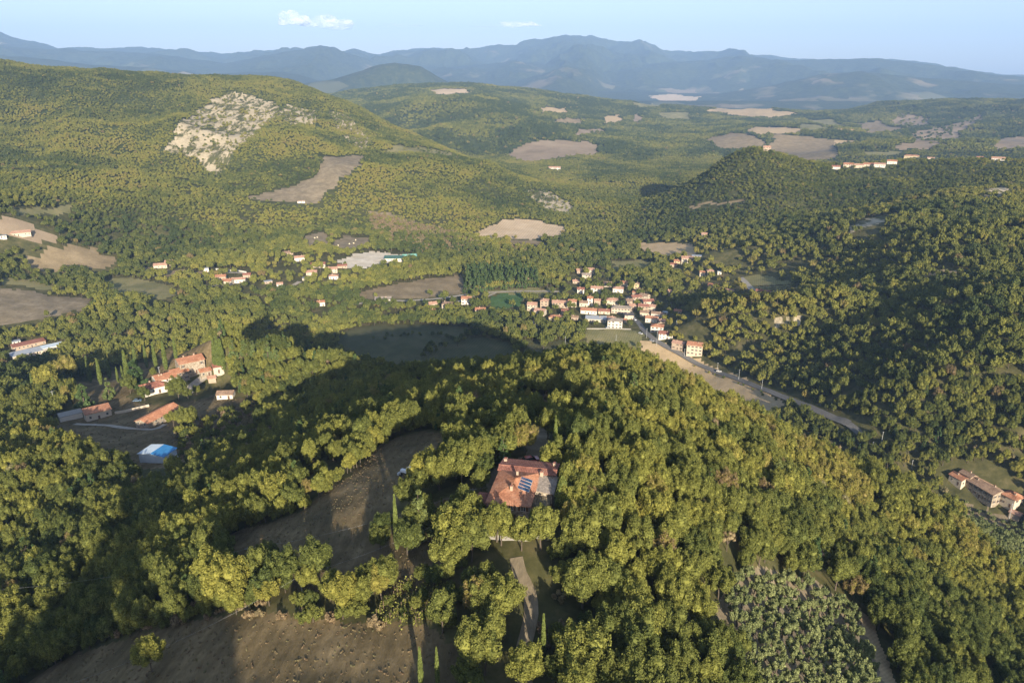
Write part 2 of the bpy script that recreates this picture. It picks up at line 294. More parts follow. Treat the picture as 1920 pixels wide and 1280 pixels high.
# ground between the trees: dry grass, leaf litter, bare soil; far away it carries the woods and the patchwork of fields
def ground_mat():
    m, nt, out = mat('ground'); g = nt.nodes.new('ShaderNodeNewGeometry'); P = g.outputs['Position']
    near = ramp(nt, noise(nt, .12, 6, .7), [(.3, (0.045,0.048,0.021)), (.5, (0.090,0.087,0.036)), (.7, (0.165,0.138,0.068))])
    woods = ramp(nt, noise(nt, .02, 8, .75), [(.3, (.022,.032,.014)), (.5, (.048,.062,.024)), (.7, (.090,.098,.036))])
    ln = nt.nodes.new('ShaderNodeVectorMath'); ln.operation = 'LENGTH'; nt.links.new(P, ln.inputs[0]); L = ln.outputs['Value']
    f = math_(nt, 'MULTIPLY', math_(nt, 'SUBTRACT', L, 3800), 1/900, True)
    vo = nt.nodes.new('ShaderNodeTexVoronoi'); vo.inputs['Scale'].default_value = 1/260
    mp = nt.nodes.new('ShaderNodeMapping'); mp.inputs['Scale'].default_value = (1, .6, .001)
    nz3 = nt.nodes.new('ShaderNodeTexNoise'); nz3.inputs['Scale'].default_value = .004
    nt.links.new(P, nz3.inputs[0]); ad = nt.nodes.new('ShaderNodeVectorMath'); ad.operation = 'MULTIPLY_ADD'; nt.links.new(nz3.outputs['Color'], ad.inputs[0]); ad.inputs[1].default_value = (260, 260, 0); nt.links.new(P, ad.inputs[2])
    nt.links.new(ad.outputs[0], mp.inputs[0]); nt.links.new(mp.outputs[0], vo.inputs['Vector'])
    sx = nt.nodes.new('ShaderNodeSeparateColor'); nt.links.new(vo.outputs['Color'], sx.inputs[0])
    fieldc = ramp(nt, sx.outputs[0], [(0, (.22,.17,.10)), (.4, (.15,.135,.07)), (.7, (.10,.11,.05)), (1, (.28,.23,.15))])
    sxyz = nt.nodes.new('ShaderNodeSeparateXYZ'); nt.links.new(P, sxyz.inputs[0])
    low = math_(nt, 'MULTIPLY', math_(nt, 'SUBTRACT', 330, sxyz.outputs[2]), 1/400, True)
    nrm = nt.nodes.new('ShaderNodeSeparateXYZ'); nt.links.new(g.outputs['True Normal'], nrm.inputs[0])
    msk = math_(nt, 'ADD', math_(nt, 'ADD', noise(nt, .0009, 4, .6), math_(nt, 'MULTIPLY', sx.outputs[1], .22)), math_(nt, 'MULTIPLY', low, .14))
    msk = math_(nt, 'MULTIPLY', math_(nt, 'SUBTRACT', msk, .785), 14, True)
    far = mixc(nt, msk, woods, fieldc)
    col = mixc(nt, f, mixc(nt, math_(nt,'MULTIPLY',math_(nt,'SUBTRACT',L,900),1/600,True), near, woods), far)
    nb = noise(nt, .05, 6, .75)
    finish(nt, out, col, 1, .05, nb, 6, .0)
    b = [n for n in nt.nodes if n.type == 'BUMP'][0]
    nt.links.new(math_(nt, 'MULTIPLY', f, math_(nt, 'SUBTRACT', 1.0, msk)), b.inputs['Strength']); b.inputs['Distance'].default_value = 9
    return m
def field_mat(name, a, b, c, scale=.08, stripe=None, rot=0):
    m, nt, out = mat(name)
    nz = noise(nt, scale, 8, .72)
    col = ramp(nt, nz, [(.28, a), (.5, b), (.72, c)])
    fine = noise(nt, 1.3, 4, .8, stretch=(1, .25, 1), rot=rot)
    col = mixc(nt, .55, col, ramp(nt, fine, [(.3, (.35,.35,.35)), (.7, (.65,.65,.65))]), 'OVERLAY')
    h = fine
    if stripe:
        wv = nt.nodes.new('ShaderNodeTexWave'); wv.inputs['Scale'].default_value = stripe; wv.inputs['Distortion'].default_value = 1.5; wv.inputs['Detail'].default_value = 2; wv.inputs['Detail Scale'].default_value = .3
        g = nt.nodes.new('ShaderNodeNewGeometry'); mp = nt.nodes.new('ShaderNodeMapping'); mp.inputs['Rotation'].default_value = (0, 0, rot); nt.links.new(g.outputs['Position'], mp.inputs[0]); nt.links.new(mp.outputs[0], wv.inputs[0])
        col = mixc(nt, .35, col, ramp(nt, wv.outputs['Fac'], [(0, (.38,.38,.38)), (1, (.62,.62,.62))]), 'OVERLAY')
    finish(nt, out, col, 1, .05, h, .3, .6); return m
M['ground'] = ground_mat()
M['brown'] = field_mat('stubble_soil', (.165,.130,.075), (.245,.190,.112), (.33,.26,.16), .05, .35, .6)
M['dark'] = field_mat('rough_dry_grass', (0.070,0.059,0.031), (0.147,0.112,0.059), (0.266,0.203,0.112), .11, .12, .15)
M['grass'] = field_mat('dry_meadow', (0.137,0.137,0.057), (0.217,0.201,0.089), (0.306,0.258,0.129), .03, .15, .3)
M['green'] = field_mat('green_crop', (0.054,0.102,0.036), (0.072,0.132,0.046), (0.102,0.150,0.054), .05, .3, .9)
M['tan'] = field_mat('bare_pale_soil', (0.425,0.322,0.201), (0.529,0.402,0.259), (0.621,0.494,0.333), .02, .08, .2)
M['tan2'] = field_mat('ploughed_light_soil', (0.373,0.276,0.159), (0.455,0.338,0.193), (0.524,0.400,0.248), .06, .45, .8)
M['pink'] = field_mat('cut_reddish_soil', (.20,.155,.10), (.28,.215,.145), (.34,.275,.19), .012)
M['meadow_shade'] = field_mat('shade_darkened_meadow', (.055,.062,.030), (.090,.092,.045), (.150,.130,.070), .022, .12, .3)  # green meadow darkened in colour to deepen the crest's shadow on the valley fields
M['quarry'] = field_mat('quarry_rubble', (.45,.38,.28), (.60,.53,.42), (.75,.68,.57), .06)
M['yard'] = field_mat('yard_dust', (0.140,0.119,0.077), (0.224,0.182,0.119), (0.336,0.280,0.196), .08)
def rock_mat():
    m, nt, out = mat('pale_rock')
    nz = noise(nt, .05, 8, .7, stretch=(1.5, .35, .2)); n2 = noise(nt, .017, 5, .7)
    msk = math_(nt, 'MULTIPLY', math_(nt, 'SUBTRACT', math_(nt, 'ADD', nz, math_(nt, 'MULTIPLY', n2, .5)), .725), 12, True)
    rc = ramp(nt, noise(nt, .2, 6, .8), [(.3, (.34,.28,.18)), (.7, (.62,.53,.37))])
    finish(nt, out, mixc(nt, msk, rc, (.10,.10,.04)), 1, .05, nz, 6, .7); return m
M['rock'] = rock_mat()
def road_mat():
    m, nt, out = mat('asphalt'); nz = noise(nt, .8, 6, .7); finish(nt, out, ramp(nt, nz, [(.3, (.13,.125,.115)), (.7, (.19,.18,.165))]), .9, .2, nz, .01, .3); return m
M['road'] = road_mat()
M['gravel'] = simple('gravel', (.36,.32,.26), 1, .25, .7)
M['paint'] = simple('road_paint', (.7,.7,.66), .7, .1)
# ------------------------------------------------------------------ land cover: fields are cut out of the ground along outlines that lie on the land
FIELDS = [ # name, material, tree factor, min distance, outline in the photograph
 ('field','brown',0,0,[(50,480),(80,470),(110,464),(180,466),(222,490),(200,502),(150,507),(100,508),(58,500)]),
 ('meadow','grass',0,0,[(0,524),(12,518),(60,516),(105,522),(137,545),(95,546),(45,538),(0,530)]),
 ('meadow','grass',0,0,[(195,526),(250,520),(310,532),(345,548),(305,560),(215,555)]),
 ('field','yard',0,0,[(-60,540),(0,540),(60,547),(172,562),(168,577),(70,600),(0,612),(-60,620)]),
 ('field','pink',0,0,[(-60,412),(0,413),(50,418),(112,440),(105,452),(50,454),(-60,450)]),
 ('field','grass',0,0,[(20,390),(135,386),(132,399),(25,402)]),
 ('field','brown',.15,0,[(255,500),(330,505),(400,510),(395,524),(330,520),(260,508)]),
 ('pasture','yard',0,0,[(457,369),(540,350),(592,328),(603,300),(640,294),(682,292),(674,310),(640,332),(622,354),(590,381),(530,380),(472,376)]),
 ('meadow','grass',.1,0,[(715,284),(750,272),(800,278),(855,290),(862,301),(800,289),(735,289)]),
 ('field','tan',0,0,[(882,440),(918,424),(942,413),(985,409),(1012,413),(1025,419),(1056,425),(1060,432),(1040,443),(1000,449),(950,447),(905,447)]),
 ('field','brown',0,0,[(950,449),(1000,451),(1027,455),(1020,463),(960,459)]),
 ('field','tan2',0,0,[(1198,456),(1240,455),(1300,459),(1312,466),(1297,480),(1240,480),(1203,469)]),
 ('clearing','yard',0,0,[(568,441),(612,437),(620,455),(575,459)]),
 ('clearing','yard',0,0,[(622,455),(650,443),(690,445),(694,458),(660,468),(628,466)]),
 ('quarry','quarry',0,0,[(630,490),(690,471),(720,474),(770,478),(768,488),(700,497),(680,505),(655,501)]),
 ('field','brown',0,0,[(668,550),(730,535),(800,523),(866,515),(874,535),(862,553),(760,558),(690,562)]),
 ('field','grass',0,0,[(900,546),(1000,539),(1045,541),(1035,550),(915,552)]),
 ('crop_field','green',0,0,[(914,564),(945,551),(988,551),(978,572),(930,580)]),
 ('vineyard_field','grass',0,0,[(1393,520),(1440,516),(1480,528),(1505,546),(1430,555),(1400,537)]),
 ('meadow','grass',0,0,[(1150,490),(1200,486),(1227,495),(1202,504),(1152,504)]),
 ('meadow','grass',0,0,[(1100,616),(1180,617),(1210,625),(1206,652),(1150,652),(1098,645)]),
 ('meadow','meadow_shade',0,500,[(636,642),(660,617),(720,609),(870,612),(892,625),(860,652),(820,664),(790,700),(700,700)]),
 ('meadow','meadow_shade',0,500,[(810,657),(860,640),(903,632),(952,640),(965,665),(960,690),(820,690)]),
 ('meadow','meadow_shade',.1,500,[(985,640),(1060,640),(1085,655),(1070,672),(980,676)]),
 ('field','tan2',0,390,[(1204,640),(1226,637),(1300,668),(1380,705),(1450,740),(1472,756),(1440,790),(1340,750),(1240,700),(1206,668)]),
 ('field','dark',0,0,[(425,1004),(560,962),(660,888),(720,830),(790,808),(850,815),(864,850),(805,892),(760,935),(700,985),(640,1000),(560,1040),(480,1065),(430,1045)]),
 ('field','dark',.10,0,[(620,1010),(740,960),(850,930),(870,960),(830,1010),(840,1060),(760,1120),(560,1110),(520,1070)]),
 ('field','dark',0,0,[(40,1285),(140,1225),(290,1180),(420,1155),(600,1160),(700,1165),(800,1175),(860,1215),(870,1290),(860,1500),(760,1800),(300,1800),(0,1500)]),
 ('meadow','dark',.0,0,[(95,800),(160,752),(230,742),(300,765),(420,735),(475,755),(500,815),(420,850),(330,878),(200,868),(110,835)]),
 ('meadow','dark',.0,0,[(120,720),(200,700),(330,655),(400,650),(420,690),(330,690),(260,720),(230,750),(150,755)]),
 ('clearing','dark',.08,0,[(1000,752),(1050,742),(1105,765),(1065,782),(1005,777)]),
 ('olive_grove_ground','yard',0,0,[(1335,1140),(1375,1078),(1440,1066),(1530,1092),(1605,1145),(1640,1230),(1668,1320),(1690,1420),(1430,1420),(1400,1270),(1370,1195)]),
 ('olive_grove_ground','yard',0,0,[(1745,925),(1790,935),(1850,962),(1960,1010),(1960,1130),(1860,1040),(1800,990)]),
 ('dirt_track','tan2',0,0,[(1605,1135),(1632,1150),(1655,1215),(1685,1290),(1720,1420),(1690,1420),(1662,1300),(1635,1220)]),
 ('yard','yard',0,0,[(905,890),(1000,850),(1040,870),(1048,930),(1045,990),(1000,1010),(925,990)]),
 ('yard','yard',0,0,[(985,800),(1020,800),(1035,860),(985,880)]),
 ('rocky_slope','rock',.14,0,[(300,290),(330,250),(370,212),(395,188),(430,172),(470,178),(515,195),(530,212),(490,240),(462,268),(430,300),(402,330),(388,315),(370,295),(330,290)]),
 ('rocky_slope','rock',.3,0,[(540,198),(590,205),(592,228),(545,232),(520,215)]),
 ('rocky_slope','rock',.55,0,[(615,208),(650,215),(700,262),(680,285),(640,250)]),
 ('rocky_slope','rock',.2,0,[(986,356),(1030,358),(1072,385),(1066,402),(1022,394)]),
 ('rock_scarp','rock',0,0,[(1586,426),(1640,407),(1686,400),(1684,411),(1642,422),(1600,434)]),
 ('rock_scarp','rock',.1,0,[(1830,375),(1880,348),(1888,360),(1855,392)]),
 ('rock_scarp','rock',.1,0,[(1880,430),(1930,428),(1930,438),(1885,440)]),
 ('rock_scarp','rock',.1,0,[(1452,600),(1500,598),(1505,608),(1455,612)]),
 ('clearing','tan2',.12,0,[(1720,512),(1760,505),(1810,507),(1790,518),(1740,524)]),
 ('dry_slope','yard',.55,0,[(690,400),(760,405),(830,430),(880,455),(880,480),(800,470),(720,440)]),
 ('field','pink',0,1500,[(956,288),(985,268),(1040,262),(1100,265),(1127,275),(1112,290),(1040,297),(982,303)]),
 ('field','brown',0,2000,[(1322,262),(1370,249),(1400,252),(1430,262),(1440,275),(1350,281)]),
 ('field','brown',0,2000,[(1440,270),(1460,250),(1510,257),(1567,262),(1572,294),(1520,305),(1460,290)]),
 ('field','tan2',0,2000,[(1400,245),(1440,238),(1500,245),(1500,250),(1440,252),(1405,251)]),
 ('field','grass',0,2500,[(1233,212),(1290,211),(1295,226),(1240,223)]),
 ('field','tan2',0,2500,[(1130,219),(1160,216),(1165,230),(1135,232)]),
 ('field','tan',0,2500,[(806,168),(870,166),(884,174),(850,179),(815,177)]),
 ('field','tan2',0,2500,[(1326,210),(1390,205),(1450,207),(1500,214),(1440,222),(1370,216)]),
 ('field','grass',0,2500,[(1490,232),(1540,236),(1560,245),(1500,243)]),
 ('clearing','pink',.1,2500,[(1688,213),(1740,222),(1762,240),(1700,242),(1670,228)]),
 ('clearing','pink',.1,2000,[(1706,250),(1780,235),(1838,214),(1854,226),(1804,246),(1772,276),(1718,272)]),
 ('field','brown',0,1500,[(1040,224),(1100,222),(1090,232),(1030,232)]),
 ('field','tan2',0,2500,[(1015,204),(1062,202),(1060,211),(1018,213)]),
 ('field','pink',0,2500,[(1180,226),(1196,212),(1206,220),(1196,234)]),
 ('field','grass',0,2500,[(1500,222),(1560,224),(1592,240),(1545,236)]),
 ('field','brown',0,2500,[(1600,232),(1655,228),(1700,244),(1625,252)]),
 ('field','pink',0,2200,[(1690,268),(1755,270),(1745,281),(1680,279)]),
 ('field','pink',0,2200,[(1872,262),(1940,256),(1940,276),(1865,279)]),
 ('field','grass',0,2500,[(1185,194),(1225,192),(1245,200),(1195,204)]),
 ('field','pink',0,2300,[(1075,246),(1125,240),(1142,250),(1085,257)]),
 ('field','tan2',0,2500,[(1560,262),(1610,262),(1600,270),(1565,272)]),
 ('meadow','grass',0,2000,[(1620,285),(1700,284),(1690,291),(1625,292)]),
 ('field','brown',0,1200,[(1290,385),(1390,381),(1400,387),(1295,390)]),
 ('field','tan',0,5000,[(1215,180),(1262,177),(1310,182),(1290,190),(1235,189)]),
 ('field','brown',0,5000,[(1250,170),(1300,168),(1312,175),(1265,176)]),
]
def inside(P, poly):
    x, y = P[..., 0], P[..., 1]; r = np.zeros(x.shape, bool); j = len(poly) - 1
    for i in range(len(poly)):
        xi, yi = poly[i]; xj, yj = poly[j]
        c = ((yi > y) != (yj > y)) & (x < (xj-xi)*(y-yi)/((yj-yi) if yj != yi else 1e-9) + xi); r ^= c; j = i
    return r
FT, FL = (TT[:-1,:-1]+TT[1:,1:])/2, (LL[:-1,:-1]+LL[1:,1:])/2
FX, FY = np.exp(FL)*np.sin(FT), np.exp(FL)*np.cos(FT)
CLS = np.zeros(FT.shape, np.int32); DENS = np.ones(FT.shape)
jt = .004*vnoise(FT*70, FL*70, 80) + .0012*vnoise(FT*220, FL*220, 81); jl = .006*vnoise(FT*70, FL*70, 82) + .0015*vnoise(FT*220, FL*220, 83)
WP = np.stack([FT + jt, FL + jl], -1)
for k, (nm, mt, dn, rmin, poly) in enumerate(FIELDS):
    wp = []
    for px, py in poly:
        h = hit(px, py, rmin)
        if h is not None: wp.append((math.atan2(h.x, h.y), math.log(math.hypot(h.x, h.y))))
    if len(wp) < 3: continue
    ins = inside(WP, wp); CLS[ins] = k + 1; DENS[ins] = dn
fi = np.arange((NR-1)*(NC-1)); fr = fi//(NC-1); fc = fi % (NC-1); fa = fr*NC + fc
QA = np.stack([fa, fa+1, fa+NC+1, fa+NC], 1); VA = np.stack([np.exp(LL)*np.sin(TT), np.exp(LL)*np.cos(TT), HH], -1).reshape(-1, 3)
cf = CLS.ravel()
def cut(name, sel, m, kind='structure'):
    q = QA[sel]; u, inv = np.unique(q, return_inverse=True)
    o = link(name, fastmesh(name, VA[u], inv.reshape(-1, 4), m, smooth=True)); tag(o, kind=kind); return o
cut('ground', cf == 0, M['ground'])
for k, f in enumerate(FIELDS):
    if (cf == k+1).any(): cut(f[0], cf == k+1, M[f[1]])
# the land behind and beside the camera
bt = np.linspace(R(50), R(310), 90); bl = np.linspace(L0, math.log(4000), 60); BT, BL = np.meshgrid(bt, bl); BRr = np.exp(BL)
e0 = np.interp(BL, ll, HH[:, -1]); e1 = np.interp(BL, ll, HH[:, 0]); fb = (BT-R(50))/R(260); fb = fb*fb*(3-2*fb)
BH = e0*(1-fb)+e1*fb; s_ = np.sin((BT-R(50))/R(260)*math.pi); BH = BH*(1-s_) + (-6 - BRr*.05*np.clip(BRr/400,0,1))*s_
bx_, by_ = BRr*np.sin(BT), BRr*np.cos(BT)      # unseen hill added behind the camera, shaped to shade the lower left
bump = -200 + (200 + 52/(1+np.exp((bx_-60)/8)))/(1+np.exp((bx_-130)/40))*np.exp(-(np.clip(np.abs(by_+98)-10,0,None)/90)**2)*1.0*np.exp(-(np.clip(-bx_-42,0,None)/32)**2)
BH = np.where(by_ < -20, np.maximum(BH, bump - 8), BH)
BV = np.stack([BRr*np.sin(BT), BRr*np.cos(BT), BH], -1).reshape(-1, 3)
i_ = np.arange(59*89); a_ = (i_//89)*90 + i_ % 89
o = link('ground', fastmesh('ground', BV, np.stack([a_, a_+1, a_+91, a_+90], 1), M['ground'], smooth=True)); tag(o, kind='structure')
def disc():
    th = np.concatenate([tt, bt[1:-1]]); z0 = np.concatenate([HH[0], BH[0,1:-1]]); r0 = math.exp(L0)
    v = [(0,0,-1.5)] + [(r0*math.sin(t), r0*math.cos(t), z) for t, z in zip(th, z0)]; n = len(th)
    return mesh('ground', v, [(0, 1+(i+1) % n, 1+i) for i in range(n)], M['ground'])
tag(link('ground', disc()), kind='structure')

# ------------------------------------------------------------------ roads and tracks: ribbons draped on the land, a little above it
PLACED = []     # (x, y, radius) kept free of trees
def ribbon(name, pix, width, m, lift=.12, rmin=0, keep=True, world=False, label=None):
    P = []
    for p in pix:
        h = Vector((*p, 0)) if world else hit(p[0], p[1], rmin)
        if h is not None: P.append((h.x, h.y))
    # Catmull-Rom resample
    Q = []
    for i in range(len(P)-1):
        p0, p1, p2, p3 = P[max(i-1,0)], P[i], P[i+1], P[min(i+2,len(P)-1)]; L = math.dist(p1, p2); k = max(2, int(L/2.5))
        for j in range(k):
            t = j/k; Q.append(tuple(.5*((2*b)+(c-a)*t+(2*a-5*b+4*c-d)*t*t+(-a+3*b-3*c+d)*t**3) for a,b,c,d in zip(p0,p1,p2,p3)))
    Q.append(P[-1]); Q = np.array(Q); T = np.gradient(Q, axis=0); T /= np.linalg.norm(T, axis=1)[:, None] + 1e-9; Nn = np.stack([-T[:,1], T[:,0]], 1)
    cols = np.linspace(-.5, .5, 5); V = []
    zc = height(Q[:,0], Q[:,1]); ker = np.ones(5)/5; zs = np.convolve(np.pad(zc, 2, 'edge'), ker, 'valid')
    for c in cols:
        X = Q + Nn*c*width; V.append(np.stack([X[:,0], X[:,1], np.maximum(height(X[:,0], X[:,1]), zs-.2) + lift], 1))
    V = np.stack(V, 1).reshape(-1, 3); n = len(Q); F = [(i*5+j, (i+1)*5+j, (i+1)*5+j+1, i*5+j+1) for i in range(n-1) for j in range(4)]
    o = link(name, fastmesh(name, V, F, m, smooth=True)); tag(o, kind='structure')
    if keep:
        for q in Q[::max(1, int(3/2.5))]: PLACED.append((q[0], q[1], width/2 + 2.2))
    return Q
def road_z(x, y): return float(height(x, y)) + .14
main_road = ribbon('road', [(1178,556),(1180,572),(1184,590),(1198,606),(1216,628),(1245,648),(1285,670),(1330,692),(1380,710),(1440,733),(1500,757),(1545,777),(1590,796)], 5.2, M['road'], .2, 380)
ribbon('road', [(1590,796),(1602,805),(1612,815)], 4, M['road'], .15, 330)
ribbon('road', [(640,574),(700,566),(740,564),(790,562),(850,556),(905,549),(990,546),(1050,547)], 4.5, M['gravel'], .2, 500)
ribbon('track', [(858,566),(880,558),(905,550)], 3, M['gravel'], .2, 500)
ribbon('track', [(900,563),(920,553),(930,549)], 3, M['gravel'], .2, 500)
ribbon('track', [(1388,521),(1400,532),(1412,545),(1425,555)], 6, M['gravel'], .2, 500)
ribbon('track', [(405,510),(430,511),(460,513),(478,520)], 4, M['gravel'], .2, 500)
ribbon('track', [(535,540),(550,535),(562,528)], 5, M['gravel'], .2, 500)
ribbon('track', [(370,548),(395,538),(415,533)], 3, M['gravel'], .2, 500)
ribbon('track', [(140,795),(190,797),(240,803),(285,805),(310,796)], 2.6, M['gravel'], .2)
ribbon('track', [(352,737),(362,724),(378,712),(392,702)], 5, M['gravel'], .2)
ribbon('driveway', [(978,1400),(985,1290),(978,1235),(988,1190),(996,1150),(992,1110),(975,1075),(968,1045)], 2.4, M['yard'], .12)
# ------------------------------------------------------------------ buildings
HOUSES = []          # (x, y, radius) kept free of trees
def tile_mat(name, a, b, c, stripes=True):
    m, nt, out = mat(name); tc = nt.nodes.new('ShaderNodeTexCoord'); oi = nt.nodes.new('ShaderNodeObjectInfo')
    nz = noise(nt, 1.1, 6, .75, vec=tc.outputs['Object']); n2 = noise(nt, .25, 3, .6)
    col = ramp(nt, math_(nt, 'ADD', math_(nt, 'MULTIPLY', nz, .6), math_(nt, 'MULTIPLY', n2, .4)), [(.36, a), (.5, b), (.64, c)])
    g = nt.nodes.new('ShaderNodeNewGeometry'); vo = nt.nodes.new('ShaderNodeTexVoronoi'); vo.inputs['Scale'].default_value = 3.2; nt.links.new(tc.outputs['Object'], vo.inputs['Vector'])
    sp = nt.nodes.new('ShaderNodeSeparateColor'); nt.links.new(vo.outputs['Color'], sp.inputs[0])
    col = mixc(nt, .45, col, ramp(nt, sp.outputs[0], [(0, (.3,.3,.3)), (1, (.7,.7,.7))]), 'OVERLAY')
    finish(nt, out, col, .9, .15, nz, .05, .5); return m
M['terra'] = tile_mat('terracotta_tiles', (.27,.12,.07), (.38,.18,.105), (.46,.26,.165))
M['terra_red'] = tile_mat('red_tiles', (.19,.08,.06), (.27,.12,.085), (.35,.18,.13))
M['terra_brown'] = tile_mat('weathered_brown_tiles', (.17,.115,.08), (.26,.175,.12), (.34,.24,.17))
M['terra_pink'] = tile_mat('faded_pink_tiles', (.33,.19,.13), (.42,.25,.175), (.48,.32,.24))
M['terra_grey'] = tile_mat('grey_brown_tiles', (.20,.17,.14), (.27,.23,.19), (.34,.29,.24))
M['moss'] = tile_mat('mossy_tiles', (.11,.10,.06), (.17,.145,.095), (.24,.19,.13))
M['darkroof'] = simple('dark_slate_roof', (.07,.065,.07), .8, .3, 1)
M['sheet'] = simple('grey_metal_sheet', (.33,.35,.37), .5, .12, .6, .4)
M['white'] = simple('white_plaster', (.60,.56,.49), .9, .08, .8)
M['cream'] = simple('cream_plaster', (.50,.43,.33), .9, .1, .8)
M['yellow'] = simple('yellow_plaster', (.52,.42,.24), .9, .1, .8)
M['tanwall'] = simple('tan_plaster', (.38,.30,.22), .9, .14, .8)
def stone_mat():
    m, nt, out = mat('rubble_stone'); tc = nt.nodes.new('ShaderNodeTexCoord'); vo = nt.nodes.new('ShaderNodeTexVoronoi'); vo.inputs['Scale'].default_value = 2.6; nt.links.new(tc.outputs['Object'], vo.inputs['Vector'])
    sp = nt.nodes.new('ShaderNodeSeparateColor'); nt.links.new(vo.outputs['Color'], sp.inputs[0])
    col = ramp(nt, sp.outputs[0], [(0, (.20,.165,.12)), (.5, (.31,.26,.195)), (1, (.43,.37,.29))]); finish(nt, out, col, .95, .1, vo.outputs['Distance'], .06, .8); return m
M['stone'] = stone_mat()
def glass_mat():
    m, nt, out = mat('window_glass'); finish(nt, out, (.025,.03,.035), .12, .5); return m
M['glass'] = glass_mat()
M['shutter'] = simple('brown_shutter', (.12,.07,.045), .7, .2, 3)
M['frame'] = simple('pale_frame', (.5,.47,.42), .7, .1, 3)
M['wood'] = simple('weathered_wood', (.22,.16,.10), .9, .25, 3)
M['metal'] = simple('galvanised_metal', (.45,.46,.46), .5, .1, 3, .5)
M['concrete'] = simple('concrete', (.27,.255,.23), .9, .15, 1.5)
M['blue'] = simple('blue_sheet', (.035,.19,.42), .45, .15, .5, .4)
M['bluegrey'] = simple('pale_blue_sheet', (.50,.58,.64), .5, .08, .5, .4)
M['turq'] = simple('turquoise_sheet', (.22,.46,.38), .6, .12, .3)
M['dgreen'] = simple('dark_green_sheet', (.05,.11,.095), .7, .2, .3)
M['solar'] = simple('solar_cells', (.02,.06,.13), .25, .2, 5, .6)
M['tyre'] = simple('tyre_rubber', (.02,.02,.02), .9, .2, 5)
def paint(name, c):
    m, nt, out = mat(name); b = nt.nodes.new('ShaderNodeBsdfPrincipled'); b.inputs['Base Color'].default_value = (*c, 1); b.inputs['Roughness'].default_value = .35; b.inputs['Coat Weight'].default_value = .5; nt.links.new(b.outputs[0], out.inputs[0]); return m
M['carred'] = paint('dark_red_paint', (.28,.025,.02)); M['carwhite'] = paint('white_paint', (.7,.7,.7)); M['carblue'] = paint('blue_grey_paint', (.10,.16,.24)); M['cardark'] = paint('dark_paint', (.04,.04,.045)); M['carsilver'] = paint('silver_paint', (.42,.43,.44)); M['teal'] = paint('teal_paint', (.10,.42,.42)); M['cargreen'] = paint('green_paint', (.03,.20,.08))

def window_mesh(wd, ht, shut=False):
    b = MB(); t = .09
    b.box(-wd/2, -.05, 0, -wd/2+t, .05, ht, 0); b.box(wd/2-t, -.05, 0, wd/2, .05, ht, 0); b.box(-wd/2+t, -.05, ht-t, wd/2-t, .05, ht, 0); b.box(-wd/2-.08, -.1, -.1, wd/2+.08, .05, 0, 0)
    b.box(-.03, -.045, .001, .03, .04, ht-t-.001, 0); b.box(-wd/2+t, -.02, .002, -.031, .03, ht-t-.002, 1); b.box(.031, -.02, .002, wd/2-t, .03, ht-t-.002, 1)
    if shut:
        for s in (-1, 1): b.box(s*(wd/2+.24)-.22, -.09, 0, s*(wd/2+.24)+.22, -.04, ht, 2)
    return b.mesh('window', [M['frame'], M['glass'], M['shutter']])
WIN = window_mesh(1.0, 1.35, True); WINP = window_mesh(1.1, 1.3)
_d = MB(); _d.box(-.5, -.05, 0, .5, .04, 2.15, 0); _d.box(-.62, -.03, 0, -.5, .05, 2.27, 1); _d.box(.5, -.03, 0, .62, .05, 2.27, 1); _d.box(-.5, -.03, 2.15, .5, .05, 2.27, 1); DOOR = _d.mesh('door', [M['shutter'], M['frame']])
_c = MB(); _c.box(-.35, -.3, -1.2, .35, .3, 1.0, 0); _c.box(-.45, -.4, 1.0, .45, .4, 1.12, 0); _c.box(-.3, -.25, 1.12, .3, .25, 1.35, 1); CHIM = _c.mesh('chimney', [M['tanwall'], M['terra_red']])
def corr(b, e0, e1, r1, r0, step=.34, amp=.055, m=0):
    """a roof face of barrel tile courses: eave e0->e1, ridge r0->r1"""
    e0, e1, r0, r1 = map(Vector, (e0, e1, r0, r1)); n = max(4, int((e1-e0).length/step)*2); nrm = (e1-e0).cross(((r0+r1)/2-(e0+e1)/2)).normalized(); k = max(3, int(((r0+r1)/2-(e0+e1)/2).length/.9))
    base = len(b.v)
    for i in range(n+1):
        u = i/n; A = e0.lerp(e1, u); B = r0.lerp(r1, u)
        for j in range(k+1): v = j/k; b.v.append(tuple(A.lerp(B, v) + nrm*((amp if i % 2 else -amp*.6) + (.03 if j % 2 else 0) + .012*random.uniform(-1,1))))
    for i in range(n):
        for j in range(k): a = base+i*(k+1)+j; b.f.append((a, a+k+1, a+k+2, a+1)); b.m.append(m)
def gable_roof(b, w, d, h, rise, ov=.45, fine=False, x0=0, y0=0, m=0):
    """ridge along x"""
    W, D = w/2+ov, d/2+ov; dz = rise*ov/(d/2); t = .16
    for s in (-1, 1):
        P = [(x0-W, y0+s*D, h-dz+t), (x0+W, y0+s*D, h-dz+t), (x0+W, y0, h+rise+t), (x0-W, y0, h+rise+t)]
        if s > 0: P = [P[1], P[0], P[3], P[2]]
        b.slab(P, t, m)
        if fine: Q = [(p[0], p[1], p[2]+.05) for p in P]; corr(b, *Q, m=m)
    b.tube([(x0-W-.02, y0, h+rise+t+.03), (x0+W+.02, y0, h+rise+t+.03)], .13, 6, m)
